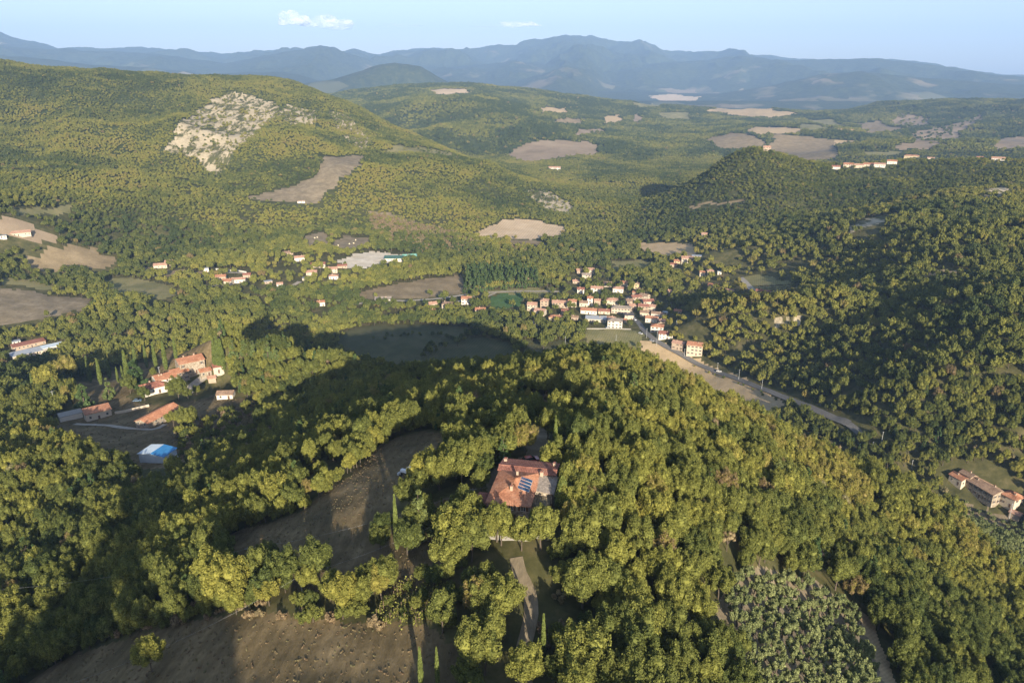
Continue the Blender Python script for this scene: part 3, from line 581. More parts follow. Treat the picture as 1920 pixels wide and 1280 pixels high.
def hip_roof(b, w, d, h, rise, ov=.45, fine=False, x0=0, y0=0, m=0):
    W, D = w/2+ov, d/2+ov; t = .14; rl = max(0, w-d)/2; zz = h+t
    if w >= d: r0, r1 = (x0-rl, y0, zz+rise), (x0+rl, y0, zz+rise)
    else: rl = (d-w)/2; r0, r1 = (x0, y0-rl, zz+rise), (x0, y0+rl, zz+rise)
    c = [(x0-W, y0-D, zz-.1), (x0+W, y0-D, zz-.1), (x0+W, y0+D, zz-.1), (x0-W, y0+D, zz-.1)]
    if w >= d: F = [(c[0], c[1], r1, r0), (c[2], c[3], r0, r1), (c[1], c[2], r1, r1), (c[3], c[0], r0, r0)]
    else: F = [(c[0], c[1], r0, r0), (c[1], c[2], r1, r0), (c[2], c[3], r1, r1), (c[3], c[0], r0, r1)]
    for f in F:
        if fine: corr(b, *[(p[0], p[1], p[2]+.03) for p in f], m=m)
        b.poly([p for i, p in enumerate(f) if p not in f[:i]], m)
    b.poly([(p[0], p[1], p[2]-t) for p in reversed(c)], m)
    for i in range(4): j = (i+1) % 4; b.poly([(c[i][0], c[i][1], c[i][2]-t), (c[j][0], c[j][1], c[j][2]-t), c[j], c[i]], m)
    for p, q in ((c[0], r0), (c[1], r1 if w >= d else r0), (c[2], r1), (c[3], r0 if w >= d else r1)): b.tube([p, (q[0], q[1], q[2]+.03)], .1, 5, m)
def house_at(loc, rz, w, d, h, roof, rm, wm, name, label, cat='house', group=None, rise=None, chim=1, wins=True, fine=False, floors=None, base=1.6, sides=(0, 1, 2, 3), keep=None):
    t = thing(name, label, cat, loc, rz, group); rise = rise if rise is not None else min(d, w)*.19
    b = MB(); W, D = w/2, d/2; b.box(-W, -D, -base, W, D, h)
    if roof == 'gable':
        for s in (-1, 1): P = [(s*W, -D, h), (s*W, D, h), (s*W, 0, h+rise)]; b.poly(P if s > 0 else P[::-1])
    b_w = b.mesh('wall', M[wm]); link('wall', b_w, t)
    r = MB()
    if roof == 'gable': gable_roof(r, w, d, h, rise, fine=fine)
    elif roof == 'hip': hip_roof(r, w, d, h, rise, fine=fine)
    elif roof == 'shed': P = [(-W-.4, -D-.5, h+.12), (W+.4, -D-.5, h+.12), (W+.4, D+.4, h+rise+.12), (-W-.4, D+.4, h+rise+.12)]; r.slab(P, .14); b2 = MB(); b2.poly([(-W,D,h),(-W,-D,h),(-W,D,h+rise)]); b2.poly([(W,-D,h),(W,D,h),(W,D,h+rise)]); b2.poly([(W,D,h),(-W,D,h),(-W,D,h+rise),(W,D,h+rise)]); link('gable_wall', b2.mesh('gable_wall', M[wm]), t)
    else: r.box(-W-.3, -D-.3, h+.002, W+.3, D+.3, h+.2)
    link('roof', r.mesh('roof', M[rm]), t)
    for i in range(chim): link('chimney', CHIM, t, (random.uniform(-.3, .3)*w, random.choice((-.12, .15))*d, h+rise*.75))
    if wins:
        fl = floors or max(1, round(h/3.0)); fh = h/fl
        wm_ = WIN if h > 5 else WINP; dd = False
        for side in sides:
            L = w if side in (0, 2) else d; n = max(1, int(L/3.0))
            for f in range(fl):
                for i in range(n):
                    u = (i+.5)/n*L - L/2; z = f*fh + fh*.36
                    pos, r_ = {0: ((u, -D, z), 0), 2: ((u, D, z), math.pi), 1: ((W, u, z), math.pi/2), 3: ((-W, u, z), -math.pi/2)}[side]
                    if f == 0 and side == 0 and i == n//2 and not dd: link('door', DOOR, t, (pos[0], pos[1], .02), r_); dd = True; continue
                    if random.random() < .88: link('window', wm_, t, pos, r_)
    HOUSES.append((loc[0], loc[1], keep or math.hypot(w, d)*.52)); return t
def house(px, py, w, d, h, yaw, roof, rm, wm, label, group=None, name='house', rmin=0, **kw):
    p = hit(px, py, rmin); r = math.hypot(p.x, p.y); az = math.atan2(p.x, p.y); x = p.x + p.x/r*d/2; y = p.y + p.y/r*d/2
    zz = min(float(height(x + a, y + b)) for a in (-w*.3, 0, w*.3) for b in (-d*.3, 0, d*.3)); zz = (zz + float(height(x, y)))/2
    return house_at((x, y, zz), -az + R(yaw), w, d, h, roof, rm, wm, name, label, group=group, **kw)
V = 'houses of the village'
VIL = [ # px, py of the foot, width, depth, height, yaw, roof, roof material, wall material, label
 (998,583,10,9,7.5,-8,'gable','terra_pink','cream','cream house with tan roof at the left end of the village block'),
 (1021,578,8.5,8,9,-8,'hip','terra_pink','tanwall','tall tan house behind the left village block'),
 (1013,592,11,9,5.5,-20,'gable','terra_pink','cream','low cream house in front of the left village block'),
 (1042,603,13,9,4.5,-12,'hip','terra','yellow','yellow bungalow with orange hip roof'),
 (1007,611,8,7,4.5,20,'gable','terra_brown','cream','small house with brown roof left of the yellow bungalow'),
 (1050,577,17,8,6.5,-3,'gable','terra_pink','tanwall','long tan house with dark windows behind the trees'),
 (1073,576,9,8,7,-3,'gable','terra','cream','cream house with orange roof next to the long tan house'),
 (1094,575,9,7,5,0,'gable','terra_brown','cream','low cream house left of the white tower house'),
 (1106,573,6,6,9,0,'gable','terra','white','narrow tall white house with orange roof'),
 (1104,589,17,8,4.5,-5,'gable','terra','white','long white house with bright orange roof'),
 (1133,589,12,8,3.6,-5,'gable','terra_red','cream','low building with dark red roof joined to the long white house'),
 (1147,573,13,9,6.5,3,'hip','terra_pink','cream','pink roofed house above the grey roofed row'),
 (1164,588,20,10,6.5,-2,'hip','terra_grey','cream','long cream row house with grey brown roof'),
 (1117,604,21,8,3.6,-2,'shed','sheet','cream','long open shed with grey metal roof'),
 (1153,616,14.5,10,8.6,-3,'hip','terra_grey','white','large white three storey house facing the green field'),
 (1179,599,9,8,5.5,4,'gable','darkroof','cream','small house with dark slate roof by the street'),
 (1179,574,8,9,6,25,'gable','terra_brown','tanwall','brown roofed house at the bend of the street'),
 (1192,566,12,8,6,28,'gable','terra_red','tanwall','dark red roofed row at the top of the street'),
 (1208,565,10,8,7,-28,'gable','terra_brown','cream','cream gabled house above the red roofed row'),
 (1199,552,8,7,5,-20,'gable','terra_pink','cream','small cream house under the yellow gabled one'),
 (1193,542,5.5,6,6.5,80,'gable','terra_brown','yellow','narrow yellow house with gable end to the valley'),
 (1214,576,12,9,7,18,'gable','terra_red','cream','large house with pinkish red roof beside the street'),
 (1206,584,11,8,6.5,-4,'gable','terra_red','tanwall','tan house with red roof on the right of the street'),
 (1209,594,10,7,5,-6,'gable','terra_brown','cream','cream house with brown roof right of the street'),
 (1232,595,12,7,4.5,-6,'gable','terra_brown','white','long low white house right of the street'),
 (1222,605,12,8,5,-12,'gable','terra','white','white house with orange roof beside the lower street'),
 (1232,621,12,9,6.5,-4,'hip','terra','white','white two storey house with orange hip roof'),
 (1248,636,13,8,5.5,-3,'gable','terra_red','white','white house with stepped red roof at the lower street'),
 (1272,657,11,8,6.5,-18,'gable','terra_pink','tanwall','tan roofed house before the tall one by the road'),
 (1302,668,14,10,10,-6,'gable','terra','cream','tall pale house with orange roof, last along the road'),
 (1119,550,14,8,6.5,-2,'gable','terra_pink','white','white long house above the village centre'),
 (1089,551,8,7,6,-4,'gable','terra_red','white','white house with red roof among trees above the village'),
 (1159,549,12,9,4.8,-5,'hip','terra_pink','white','white bungalow with hip roof above the village'),
 (1170,538,9,8,5,-15,'gable','terra','cream','orange roofed house behind the white bungalow'),
 (1100,524,11,8,6,-5,'gable','terra_grey','cream','cream house in the upper cluster with grey roof'),
 (1088,514,10,8,5,10,'gable','terra_pink','tanwall','left roof of the upper cluster'),
 (1107,513,9,8,5.5,-10,'gable','terra_pink','cream','right hand house of the upper cluster'),
 (1080,532,8,6,3.5,0,'gable','terra_pink','tanwall','small shed with pale roof below the upper cluster'),
 (990,533,6,6,6,0,'hip','terra_pink','white','small white house among the bare poplars'),
 (1060,590,9,7,4,10,'gable','terra_red','tanwall','small red roofed house between the orange bungalow and the long white house'),
 (1078,600,7,6,3.2,-10,'gable','terra_brown','tanwall','low brown shed left of the long open shed'),
 (1144,602,8,6,3.4,0,'gable','terra_pink','tanwall','low pinkish annex behind the large white three storey house'),
 (1168,605,6,5,3,15,'gable','terra','cream','tiny orange roofed garage beside the large white three storey house'),
 (1184,583,7,7,6,30,'gable','terra_pink','tanwall','pale roofed house squeezed beside the street'),
 (1222,584,8,7,6,-10,'gable','terra_pink','cream','pale house behind the tan one with red roof'),
 (1192,556,7,6,5,-15,'gable','terra','tanwall','orange roofed house just above the street top'),
 (1139,538,9,7,4.5,5,'gable','terra_brown','cream','brown roofed cottage between the two upper white houses'),
 (1240,606,7,5,3,0,'gable','terra_pink','tanwall','garden shed behind the lower street houses'),
 (1120,571,7,6,5,-5,'gable','terra_pink','tanwall','tan roofed house right of the tall tower house'),
]
for q in VIL: house(q[0], q[1], q[2]*.94, q[3]*.92, q[4]*.88, *q[5:10], group=V, rmin=500)
OUT = [
 (1320,447,8,7,7,0,'gable','terra_pink','tanwall','pink stone tower house in the woods above the tan field'),
 (1329,456,9,8,6,20,'gable','terra_red','tanwall','brown house below the pink tower house in the woods'),
 (1288,494,15,10,7.5,4,'gable','terra_pink','cream','large cream farmhouse above the village'),
 (1308,484,15,9,3.6,4,'flat','sheet','tanwall','grey flat roofed barn right of the large cream farmhouse'),
 (1272,497,12,8,5.5,0,'gable','terra','yellow','yellow wing with orange roof left of the large cream farmhouse'),
 (1262,501,9,7,4,0,'gable','terra_red','tanwall','low red roofed shed left of the yellow wing'),
 (1317,518,7,6,5,0,'gable','terra','cream','cream house left of the yellow one between the trees'),
 (1331,517,8,7,6,10,'hip','terra_pink','yellow','small bright yellow house between the trees'),
 (1349,515,5,5,4,0,'flat','sheet','white','small white block above the sloping garden'),
 (1337,541,11,8,4,-12,'gable','terra','tanwall','orange roofed house half hidden by trees'),
 (1368,550,9,7,3.2,-20,'gable','terra_pink','white','low white house left of the vineyard road'),
 (1430,556,15,10,5.5,-10,'gable','terra_red','cream','red roofed farm below the vineyard'),
 (1413,560,8,6,3.5,-20,'gable','sheet','white','white shed beside the red roofed farm'),
 (1255,555,5,6,6,30,'gable','terra_pink','tanwall','narrow pink gabled house among the trees'),
 (1271,588,8,6,3.4,-10,'gable','terra','tanwall','small orange roofed hut right of the village'),
 (1247,590,5,4,3,0,'flat','sheet','white','tiny white garage right of the village'),
 (1272,607,4,4,2.6,0,'flat','sheet','white','white garden shed in the orchard right of the village'),
 (719,569,18,10,4.8,-3,'gable','terra_grey','white','long white roadside house with grey beige roof'),
 (811,577,9,8,4.5,15,'gable','terra_pink','cream','cream house left of the stone villa by the road'),
 (839,581,11,9,7,-8,'hip','terra_brown','cream','cream villa with brown hip roof beside the valley road'),
 (811,589,6,5,4,0,'gable','terra','cream','small orange roofed hut below the valley road'),
 (875,571,11,9,7,-6,'gable','terra','white','white house with orange roof at the road bend'),
 (901,590,11,8,5.6,-2,'gable','terra','white','white house with orange roof standing alone left of the village'),
 (937,589,5.5,5,4,0,'gable','terra','cream','small cream hut with orange roof left of the village'),
 (602,574,8,7,4.4,6,'gable','terra','white','small orange roofed cottage above the big shadow'),
 (415,526,12,8,5,-10,'gable','terra','tanwall','left farmhouse of the terracotta cluster'),
 (428,535,11,9,5.5,-25,'gable','terra','cream','farmhouse with the brightest orange roof in the left cluster'),
 (448,531,16,8,4.5,-10,'gable','terra_pink','white','white building with tan roof in the left cluster'),
 (464,521,9,7,4,-10,'gable','terra_red','tanwall','red roofed shed at the right of the left cluster'),
 (387,510,6,6,5,0,'flat','sheet','white','white cube building beside the terraced wall'),
 (525,537,7,6,3.2,0,'gable','terra_pink','white','small pink roofed shed among the creek trees'),
 (503,532,9,6,3,10,'flat','sheet','tanwall','grey roofed shed right of the left cluster'),
 (562,490,13,9,5,0,'gable','terra_pink','white','bright white house in the hamlet below the clearings'),
 (597,502,18,9,5,-4,'gable','terra_red','cream','long cream house with red roof in the hamlet'),
 (585,517,13,9,4.5,-5,'gable','terra_pink','cream','pinkish house at the front left of the hamlet'),
 (623,512,13,9,5.5,0,'gable','terra_pink','cream','cream house at the right of the hamlet'),
 (626,524,11,8,4.5,-5,'hip','terra_pink','white','white house at the front right of the hamlet'),
 (642,503,12,7,3.5,0,'gable','terra_red','tanwall','low reddish shed between hamlet and quarry'),
 (540,478,14,8,3,0,'gable','terra_brown','tanwall','low brown roofed stable above the hamlet'),
 (580,526,16,7,3,-3,'flat','sheet','cream','pale flat roofed shed below the hamlet'),
 (740,490,26,14,4.5,-6,'gable','dgreen','white','warehouse with dark green roof beside the quarry'),
 (770,488,22,14,4.5,4,'gable','turq','turq','turquoise roofed warehouse right of the dark green one'),
 (35,443,26,10,4,0,'gable','terra_pink','cream','long pale farmhouse on the hill at the left edge'),
 (4,449,10,8,3,0,'flat','sheet','white','grey roofed shed at the left edge below the pale farmhouse'),
 (302,503,16,9,4,-8,'gable','terra_pink','cream','ruined looking cream farm left of the white cube building'),
 (318,498,10,8,5,-8,'gable','terra_pink','tanwall','tan house behind the ruined looking farm'),
 (1567,318,14,10,6,0,'gable','terra_red','white','white house at the left of the plateau hamlet'),
 (1590,314,16,10,7,0,'gable','terra','cream','orange roofed house of the plateau hamlet'),
 (1630,312,20,10,5,0,'gable','terra','cream','long low house in the middle of the plateau hamlet'),
 (1649,314,18,10,6,-5,'gable','terra_pink','white','white house right of the long low plateau one'),
 (1610,315,16,10,6,0,'gable','terra_pink','cream','cream house between the orange roofed and the long low plateau houses'),
 (1672,308,16,10,6,0,'gable','terra','white','small house on the plateau just left of the large yellow building'),
 (1745,300,18,10,6,0,'gable','terra_pink','cream','house on the plateau just right of the large yellow building'),
 (1709,296,38,12,8,0,'hip','terra','yellow','large yellow building on the plateau skyline'),
 (1837,298,16,10,5,0,'gable','terra','cream','orange roofed house in the trees at the right skyline'),
 (1871,301,20,11,5,0,'gable','terra_pink','white','white house furthest right on the plateau'),
 (1437,284,13,10,9,10,'gable','terra_pink','tanwall','stone house on top of the conical hill'),
 (1388,246,30,12,6,0,'gable','terra_pink','white','white farm above the brown ploughed slope'),
 (1570,246,30,12,7,0,'gable','terra_pink','cream','left farm on the distant ridge right of the ploughed slope'),
 (1592,246,30,12,6,0,'gable','terra_pink','white','right farm on the distant ridge beyond the ploughed slope'),
 (1040,319,34,14,7,-5,'gable','terra_pink','white','large pale farm in the far valley'),
 (565,381,12,8,3,0,'flat','terra_pink','white','pale ruin at the foot of the hill pasture'),
]
for q in OUT: house(q[0], q[1], q[2]*.92, q[3]*.92, q[4]*(.72 if q[1] < 330 and q[0] > 1500 else .88), *q[5:10], group='scattered houses and farms', rmin=380, chim=0 if q[6] == 'flat' or 'shed' in q[9] else 1)
# lower right farm
house(1840,938,19,9,6.2,-38,'gable','terra_brown','stone','long stone farmhouse with brown tiled roof at lower right','lower right farm', rmin=330, fine=True, chim=2)
house(1892,956,8,8,5.5,-30,'hip','terra','cream','orange hip roofed house at the right edge','lower right farm', rmin=330, fine=True)
house(1795,912,8,6,4,-35,'gable','terra','cream','small orange roofed outbuilding above the stone farmhouse','lower right farm', rmin=330)
house(1812,905,7,5,3.5,-35,'gable','terra_brown','tanwall','brown roofed lean building behind the stone farmhouse','lower right farm', rmin=330)
house(1902,975,5,4,3,-20,'gable','terra_pink','tanwall','small ruined shed below the orange hip roofed house','lower right farm', rmin=330, wins=False, chim=0)
# long sheds at far left
house(62,668,30,9,3.2,12,'shed','sheet','cream','long grey roofed shed at far left behind the cypresses','sheds at far left',rise=1.2,chim=0,rmin=330); house(55,652,24,7,3.2,12,'shed','terra_red','tanwall','dark red roofed shed behind the long grey one','sheds at far left',rise=1,chim=0,rmin=330)
house(32,650,6,5,4.5,5,'flat','sheet','white','small white block at the end of the far left sheds','sheds at far left',chim=0,rmin=330); house(100,656,16,6,3,14,'shed','bluegrey','white','pale roofed shed at the right of the far left sheds','sheds at far left',rise=.8,chim=0,rmin=330)
# red roofed villa on the left
G = 'red roofed villa complex'
house(360,706,13.5,9.5,7.4,14,'gable','terra','stone','upper two storey block of the red roofed villa',G,fine=True,chim=2)
house(338,716,9,7,5.2,14,'gable','terra','stone','middle wing joining the two parts of the villa',G,fine=True)
house(312,726,11,9,4.6,14,'gable','terra','white','white walled wing with orange roof in the villa',G,fine=True,chim=2)
house(291,739,12,9,3.6,14,'hip','terra_red','white','low white front wing of the villa with brown red hip roof',G,fine=True)
house(386,709,6,5,3.2,14,'gable','terra','stone','small annex with bright roof right of the villa',G,fine=True,chim=0)
house(411,705,5.5,5,3.8,5,'gable','terra_red','cream','cream garden house with red roof beside the cypress clump',G,chim=0)
house(398,718,4,4,2.4,5,'gable','terra_pink','tanwall','tiny pink roofed hut by the villa path',G,chim=0,wins=False)
house(425,748,8,5.5,2.8,-18,'gable','terra_brown','white','white shed with brown roof on the slope right of the villa',G,chim=0)
house(299,794,20,7.5,4.6,42,'gable','terra','stone','long stone barn with orange roof in front of the villa',G,fine=True,chim=0,keep=9)
house(185,785,11.5,6,4.0,8,'shed','terra','cream','cream shed with terracotta roof beside the dark conifer',G,rise=1.2,chim=0)
house(134,787,10,6,3.2,4,'flat','concrete','white','white flat roofed garage left of the terracotta shed',G,chim=0,wins=False)
# stone terrace wall of the villa
def strip_wall(name, label, pix, h, th, m, cat='wall', group=None, cap=None):
    P = [hit(*p) for p in pix]; b = MB(); c = MB(); o = P[0].copy()
    for i in range(len(P)-1):
        a, q = P[i]-o, P[i+1]-o; d = Vector((q.x-a.x, q.y-a.y, 0)); nn = Vector((-d.y, d.x, 0)).normalized()*th/2
        n0 = len(b.v); zt = (a.z+q.z)/2+h
        b.v += [tuple(v) for v in (Vector((a.x,a.y,a.z-1))-nn, Vector((q.x,q.y,q.z-1))-nn, Vector((q.x,q.y,q.z-1))+nn, Vector((a.x,a.y,a.z-1))+nn, Vector((a.x,a.y,a.z+h))-nn, Vector((q.x,q.y,q.z+h))-nn, Vector((q.x,q.y,q.z+h))+nn, Vector((a.x,a.y,a.z+h))+nn)]
        for f in ((0,3,2,1),(4,5,6,7),(0,1,5,4),(1,2,6,5),(2,3,7,6),(3,0,4,7)): b.f.append(tuple(n0+k for k in f)); b.m.append(0)
        PLACED.append(((P[i].x+P[i+1].x)/2, (P[i].y+P[i+1].y)/2, math.dist(P[i][:2], P[i+1][:2])/2))
    return tag(link(name, b.mesh(name, M[m]), None, tuple(o)), label, cat, group)
strip_wall('stone_wall', 'pale stone terrace wall below the villa garden', [(216,776),(235,773),(255,768),(280,762)], 1.3, .5, 'cream')
strip_wall('stone_wall', 'long pale wall above the left terracotta cluster', [(405,506),(425,508),(445,509),(462,512)], 2.0, .5, 'white')
strip_wall('stone_wall', 'low wall edging the green field under the village', [(1100,617),(1130,617),(1160,617),(1183,618)], 1.0, .4, 'concrete')
# blue roofed shed
def blue_shed():
    p = hit(289, 868); t = thing('farm_shed', 'shed with blue and pale sheet metal roof in the dark meadow', 'shed', tuple(p + Vector((0, 4, 0))), R(-14)); w, d, h = 11.5, 7.5, 3.3
    b = MB(); b.box(-w/2, -d/2, -1.5, w/2, d/2, h); [b.poly(P if s > 0 else P[::-1]) for s in (-1, 1) for P in [[(-w/2, s*d/2, h), (0, s*d/2, h+.7), (w/2, s*d/2, h)]]]; link('wall', b.mesh('wall', M['bluegrey']), t)
    for s, m in ((-1, 'bluegrey'), (1, 'blue')):
        r = MB(); n = 18; X = [0, s*(w/2+.4)]; 
        for i in range(n):
            y0 = -d/2-.4 + (d+.8)*i/n; y1 = y0 + (d+.8)/n; k = .05 if i % 2 else 0
            P = [(X[0], y0, h+.86+k), (X[1], y0, h+.05+k), (X[1], y1, h+.05+k), (X[0], y1, h+.86+k)]; r.slab(P if s > 0 else P[::-1], .06)
        link('roof_sheet', r.mesh('roof_sheet', M[m]), t)['label'] = 'blue roof half' if s > 0 else 'pale roof half'
    a = MB(); a.box(w/2+.6, -2.2, -.5, w/2+3.4, 1.6, 1.9); a.slab([(w/2+.4,-2.5,2.0),(w/2+3.7,-2.5,1.8),(w/2+3.7,1.9,1.8),(w/2+.4,1.9,2.0)], .1); link('lean_to', a.mesh('lean_to', M['sheet']), t); HOUSES.append((p.x, p.y+4, 9)); HOUSES.append((p.x*.955, p.y*.955, 8)); HOUSES.append((p.x*.92, p.y*.92, 5))
blue_shed()
# ------------------------------------------------------------------ the stone farmhouse on the knoll
def farmhouse():
    p = hit(985, 952); LOC = Vector((p.x-.6, p.y + 2.2, p.z)); t = thing('stone_farmhouse', 'stone farmhouse with terracotta roofs and solar panels on the knoll', 'house', tuple(LOC), R(-11)); t.scale = (1, 1.30, .74)
    b = MB(); b.box(-5.2, -5.6, -1.5, 2.6, 3.6, 5.4); b.box(-5.6, 3.602, -1.5, 5.8, 7.6, 5.0); b.box(2.602, -1.0, -1.5, 6.2, 3.6, 4.7); b.box(2.602, -3.4, -1.5, 5.6, -1.002, 3.2); b.box(2.602,3.0,4.7,5.6,3.6,5.3); link('wall', b.mesh('wall', M['stone']), t)
    r = MB(); hip_roof(r, 7.8, 9.2, 5.4, 1.9, .5, True, -1.3, -1.0); link('roof', r.mesh('roof', M['terra']), t)['label'] = 'steep terracotta hip roof with solar panels'
    r = MB(); 
    for P in ([(6.2,8.1,5.0),(-6.0,8.1,5.0),(-6.0,4.6,6.25),(6.2,4.6,6.25)], [(-6.0,3.3,5.75),(6.2,3.3,5.75),(6.2,4.6,6.25),(-6.0,4.6,6.25)]): r.slab(P, .16); corr(r, *[(q[0],q[1],q[2]+.04) for q in P])
    r.tube([(-6.0,4.6,6.3),(6.2,4.6,6.3)], .13, 6)
    for s in (-1, 1): x = 5.8*s if s > 0 else -5.6; P = [(x,3.602,5.0),(x,7.6,5.0),(x,4.6,6.1),(x,3.602,5.8)]; r.poly(P if s > 0 else P[::-1])
    link('roof', r.mesh('roof', M['terra_red']), t)['label'] = 'brown red rear roof strip'
    r = MB(); P = [(2.7,-1.4,5.45),(6.6,-1.4,4.75),(6.6,3.9,4.75),(2.7,3.9,5.6)]; r.slab(P, .15); corr(r, (6.6,-1.4,4.8),(6.6,3.9,4.8),(2.7,3.9,5.65),(2.7,-1.4,5.5)); link('roof', r.mesh('roof', M['terra_grey']), t)['label'] = 'grey brown roof of the right wing'
    r = MB(); r.slab([(2.7,-3.9,3.25),(6.0,-3.9,3.25),(6.0,-1.42,3.8),(2.7,-1.42,3.8)], .15); corr(r, (2.7,-3.9,3.3),(6.0,-3.9,3.3),(6.0,-1.42,3.85),(2.7,-1.42,3.85)); link('roof', r.mesh('roof', M['moss']), t)['label'] = 'mossy low roof'
    r = MB(); r.slab([(2.75,-4.8,2.75),(6.1,-4.8,2.75),(6.1,-3.95,3.05),(2.75,-3.95,3.05)], .1); corr(r, (2.75,-4.8,2.8),(6.1,-4.8,2.8),(6.1,-3.95,3.1),(2.75,-3.95,3.1)); link('porch_roof', r.mesh('porch_roof', M['terra']), t)
    r = MB(); r.slab([(-8.4,-4.6,2.7),(-5.7,-4.6,2.7),(-5.7,-1.4,3.3),(-8.4,-1.4,3.3)], .14); corr(r, (-8.4,-4.6,2.75),(-5.7,-4.6,2.75),(-5.7,-1.4,3.35),(-8.4,-1.4,3.35)); link('porch_roof', r.mesh('porch_roof', M['terra_red']), t)
    for x, y in ((-8.1,-4.3),(-5.95,-4.3),(-8.1,-1.7)): q = MB(); q.box(x-.22, y-.22, -1, x+.22, y+.22, 2.56 if y < -3 else 3.1); link('pillar', q.mesh('pillar', M['white']), t)
    # solar panels on the right face of the hip roof
    A = Vector((3.1,-5.1,5.44)); zr = 7.5
    def on(u, v):   # u down-slope 0 ridge..1 eave, v along y
        return Vector((-1.3 + u*4.4, v, 5.44 + (1-u)*1.9 + .16))
    for i in range(4):
        v0 = -2.7 + i*.92; P = [on(.22, v0), on(.74, v0), on(.74, v0+.78), on(.22, v0+.78)]; q = MB(); q.slab([tuple(x) for x in P], .06, 0); g = [on(.235, v0+.05), on(.725, v0+.05), on(.725, v0+.73), on(.235, v0+.73)]; f = link('solar_panel', q.mesh('solar_panel', M['metal']), t)
        c = MB(); c.slab([(x.x, x.y, x.z+.012) for x in g], .008, 0); link('cells', c.mesh('cells', M['solar']), f)
    for x, y, z, s in ((-1.35,-3.2,7.3,.7),(-1.3,1.4,7.3,.6),(-5.1,6.6,5.5,.85),(3.3,3.1,5.8,.9),(3.1,-3.0,4.1,.5),(5.3,6.6,5.6,.8)): c = link('chimney', CHIM, t, (x, y, z)); c.scale = (s, s, s)
    for x, y, z, r_ in ((-3.6,-5.6,1.0,0),(-.9,-5.6,1.0,0),(-3.6,-5.6,3.6,0),(-.9,-5.6,3.6,0),(1.5,-5.6,3.6,0),(-5.2,-3,3.6,-math.pi/2),(-5.2,1.5,3.4,-math.pi/2),(2.6,-4.9,3.8,math.pi/2),(6.2,.2,2.6,math.pi/2),(6.2,2.4,2.6,math.pi/2),(3.3,-3.4,.9,0),(5.0,-3.4,.9,0),(5.8,5.6,3,math.pi/2),(-5.6,5.6,3,-math.pi/2),(-2,7.6,3,math.pi),(3,7.6,3,math.pi)): link('window', WIN, t, (x, y, z), r_)
    link('door', DOOR, t, (1.4, -5.6, .02)); link('door', DOOR, t, (4.15, -3.4, .02))
    g = MB(); g.box(-5.4, -9.2, -1.6, 3.4, -5.75, -.0); g.box(2.9, -8.4, -1.6, 7.2, -3.6, .05); tag(link('terrace', g.mesh('terrace', M['concrete']), t)); HOUSES.append((LOC.x, LOC.y+3, 8.2)); HOUSES.append((LOC.x, LOC.y-4, 7))
    def W(x, y, z=0): a = R(-11); y = y*1.28; return Vector((LOC.x + x*math.cos(a) - y*math.sin(a), LOC.y + x*math.sin(a) + y*math.cos(a), LOC.z + z*.74))
    tb = MB(); tb.box(-.8,-.45,.7,.8,.45,.75); tb.box(-.7,-.35,0,-.62,-.27,.7); tb.box(.62,.27,0,.7,.35,.7); tb.box(-.7,.27,0,-.62,.35,.7); tb.box(.62,-.35,0,.7,-.27,.7); tag(link('garden_table', tb.mesh('garden_table', M['terra_pink']), None, tuple(W(4.4,-5.6,.06)), .3), 'wooden garden table on the terrace before the farmhouse porch', 'table')
    return t, W
FH, FW = farmhouse()
# ------------------------------------------------------------------ vehicles
def wheel(r, wd=.2):
    b = MB(); b.tube([(0,-wd/2,0),(0,wd/2,0)], r, 14); return b.mesh('wheel', M['tyre'])
def car_meshes(paintm, estate=False):
    b = MB(); pr = [(-2.1,.35),(-2.12,.75),(-1.95,.88),(-1.2,.95),(1.1,.93),(1.95,.78),(2.12,.6),(2.1,.35)]; W = .84
    def extr(pr, W, m=0):
        n = len(b.v); k = len(pr); b.v.extend([(x,-W,z) for x,z in pr] + [(x,W,z) for x,z in pr]); b.f.append(tuple(range(n, n+k))); b.f.append(tuple(range(n+2*k-1, n+k-1, -1))); b.m += [m, m]
        for i in range(k): j = (i+1) % k; b.f.append((n+i, n+k+i, n+k+j, n+j)); b.m.append(m)
    extr(pr, W); body = b.mesh('body', paintm); b = MB()
    n = 0; base = [(-1.85,.9),(-1.45,1.4),(.25,1.42),(1.05,.93)]; k = 4; b.v = [(x,-.8 if i in (0,3) else -.62,z) for i,(x,z) in enumerate(base)] + [(x,.8 if i in (0,3) else .62,z) for i,(x,z) in enumerate(base)]
    b.f = [(0,3,2,1)[::-1],(4,7,6,5),(0,4,5,1),(2,6,7,3),(3,7,4,0)]; b.m = [0]*5; glass = b.mesh('windows', M['glass']); b = MB(); b.box(-1.4,-.6,1.405,.2,.6,1.46); return body, glass, b.mesh('roof', paintm)
WH = wheel(.32)
def car(pos, rz, pm, label, group=None, name='parked_car'):
    t = thing(name, label, 'car', tuple(pos), rz, group); a, g, r = pm; link('body', a, t); link('windows', g, t); link('roof', r, t)
    for x in (-1.35, 1.3):
        for y in (-.78, .78): link('wheel', WH, t, (x, y, .32))
    return t
CM = {k: car_meshes(M[k]) for k in ('carred', 'carwhite', 'carblue', 'cardark', 'carsilver')}
def gp(px, py, rmin=0): return hit(px, py, rmin)
car(gp(995,866), R(20), CM['carred'], 'dark red car parked on the forecourt behind the farmhouse')
car(gp(258,752), R(10), CM['carblue'], 'blue grey car parked in front of the white villa wing')
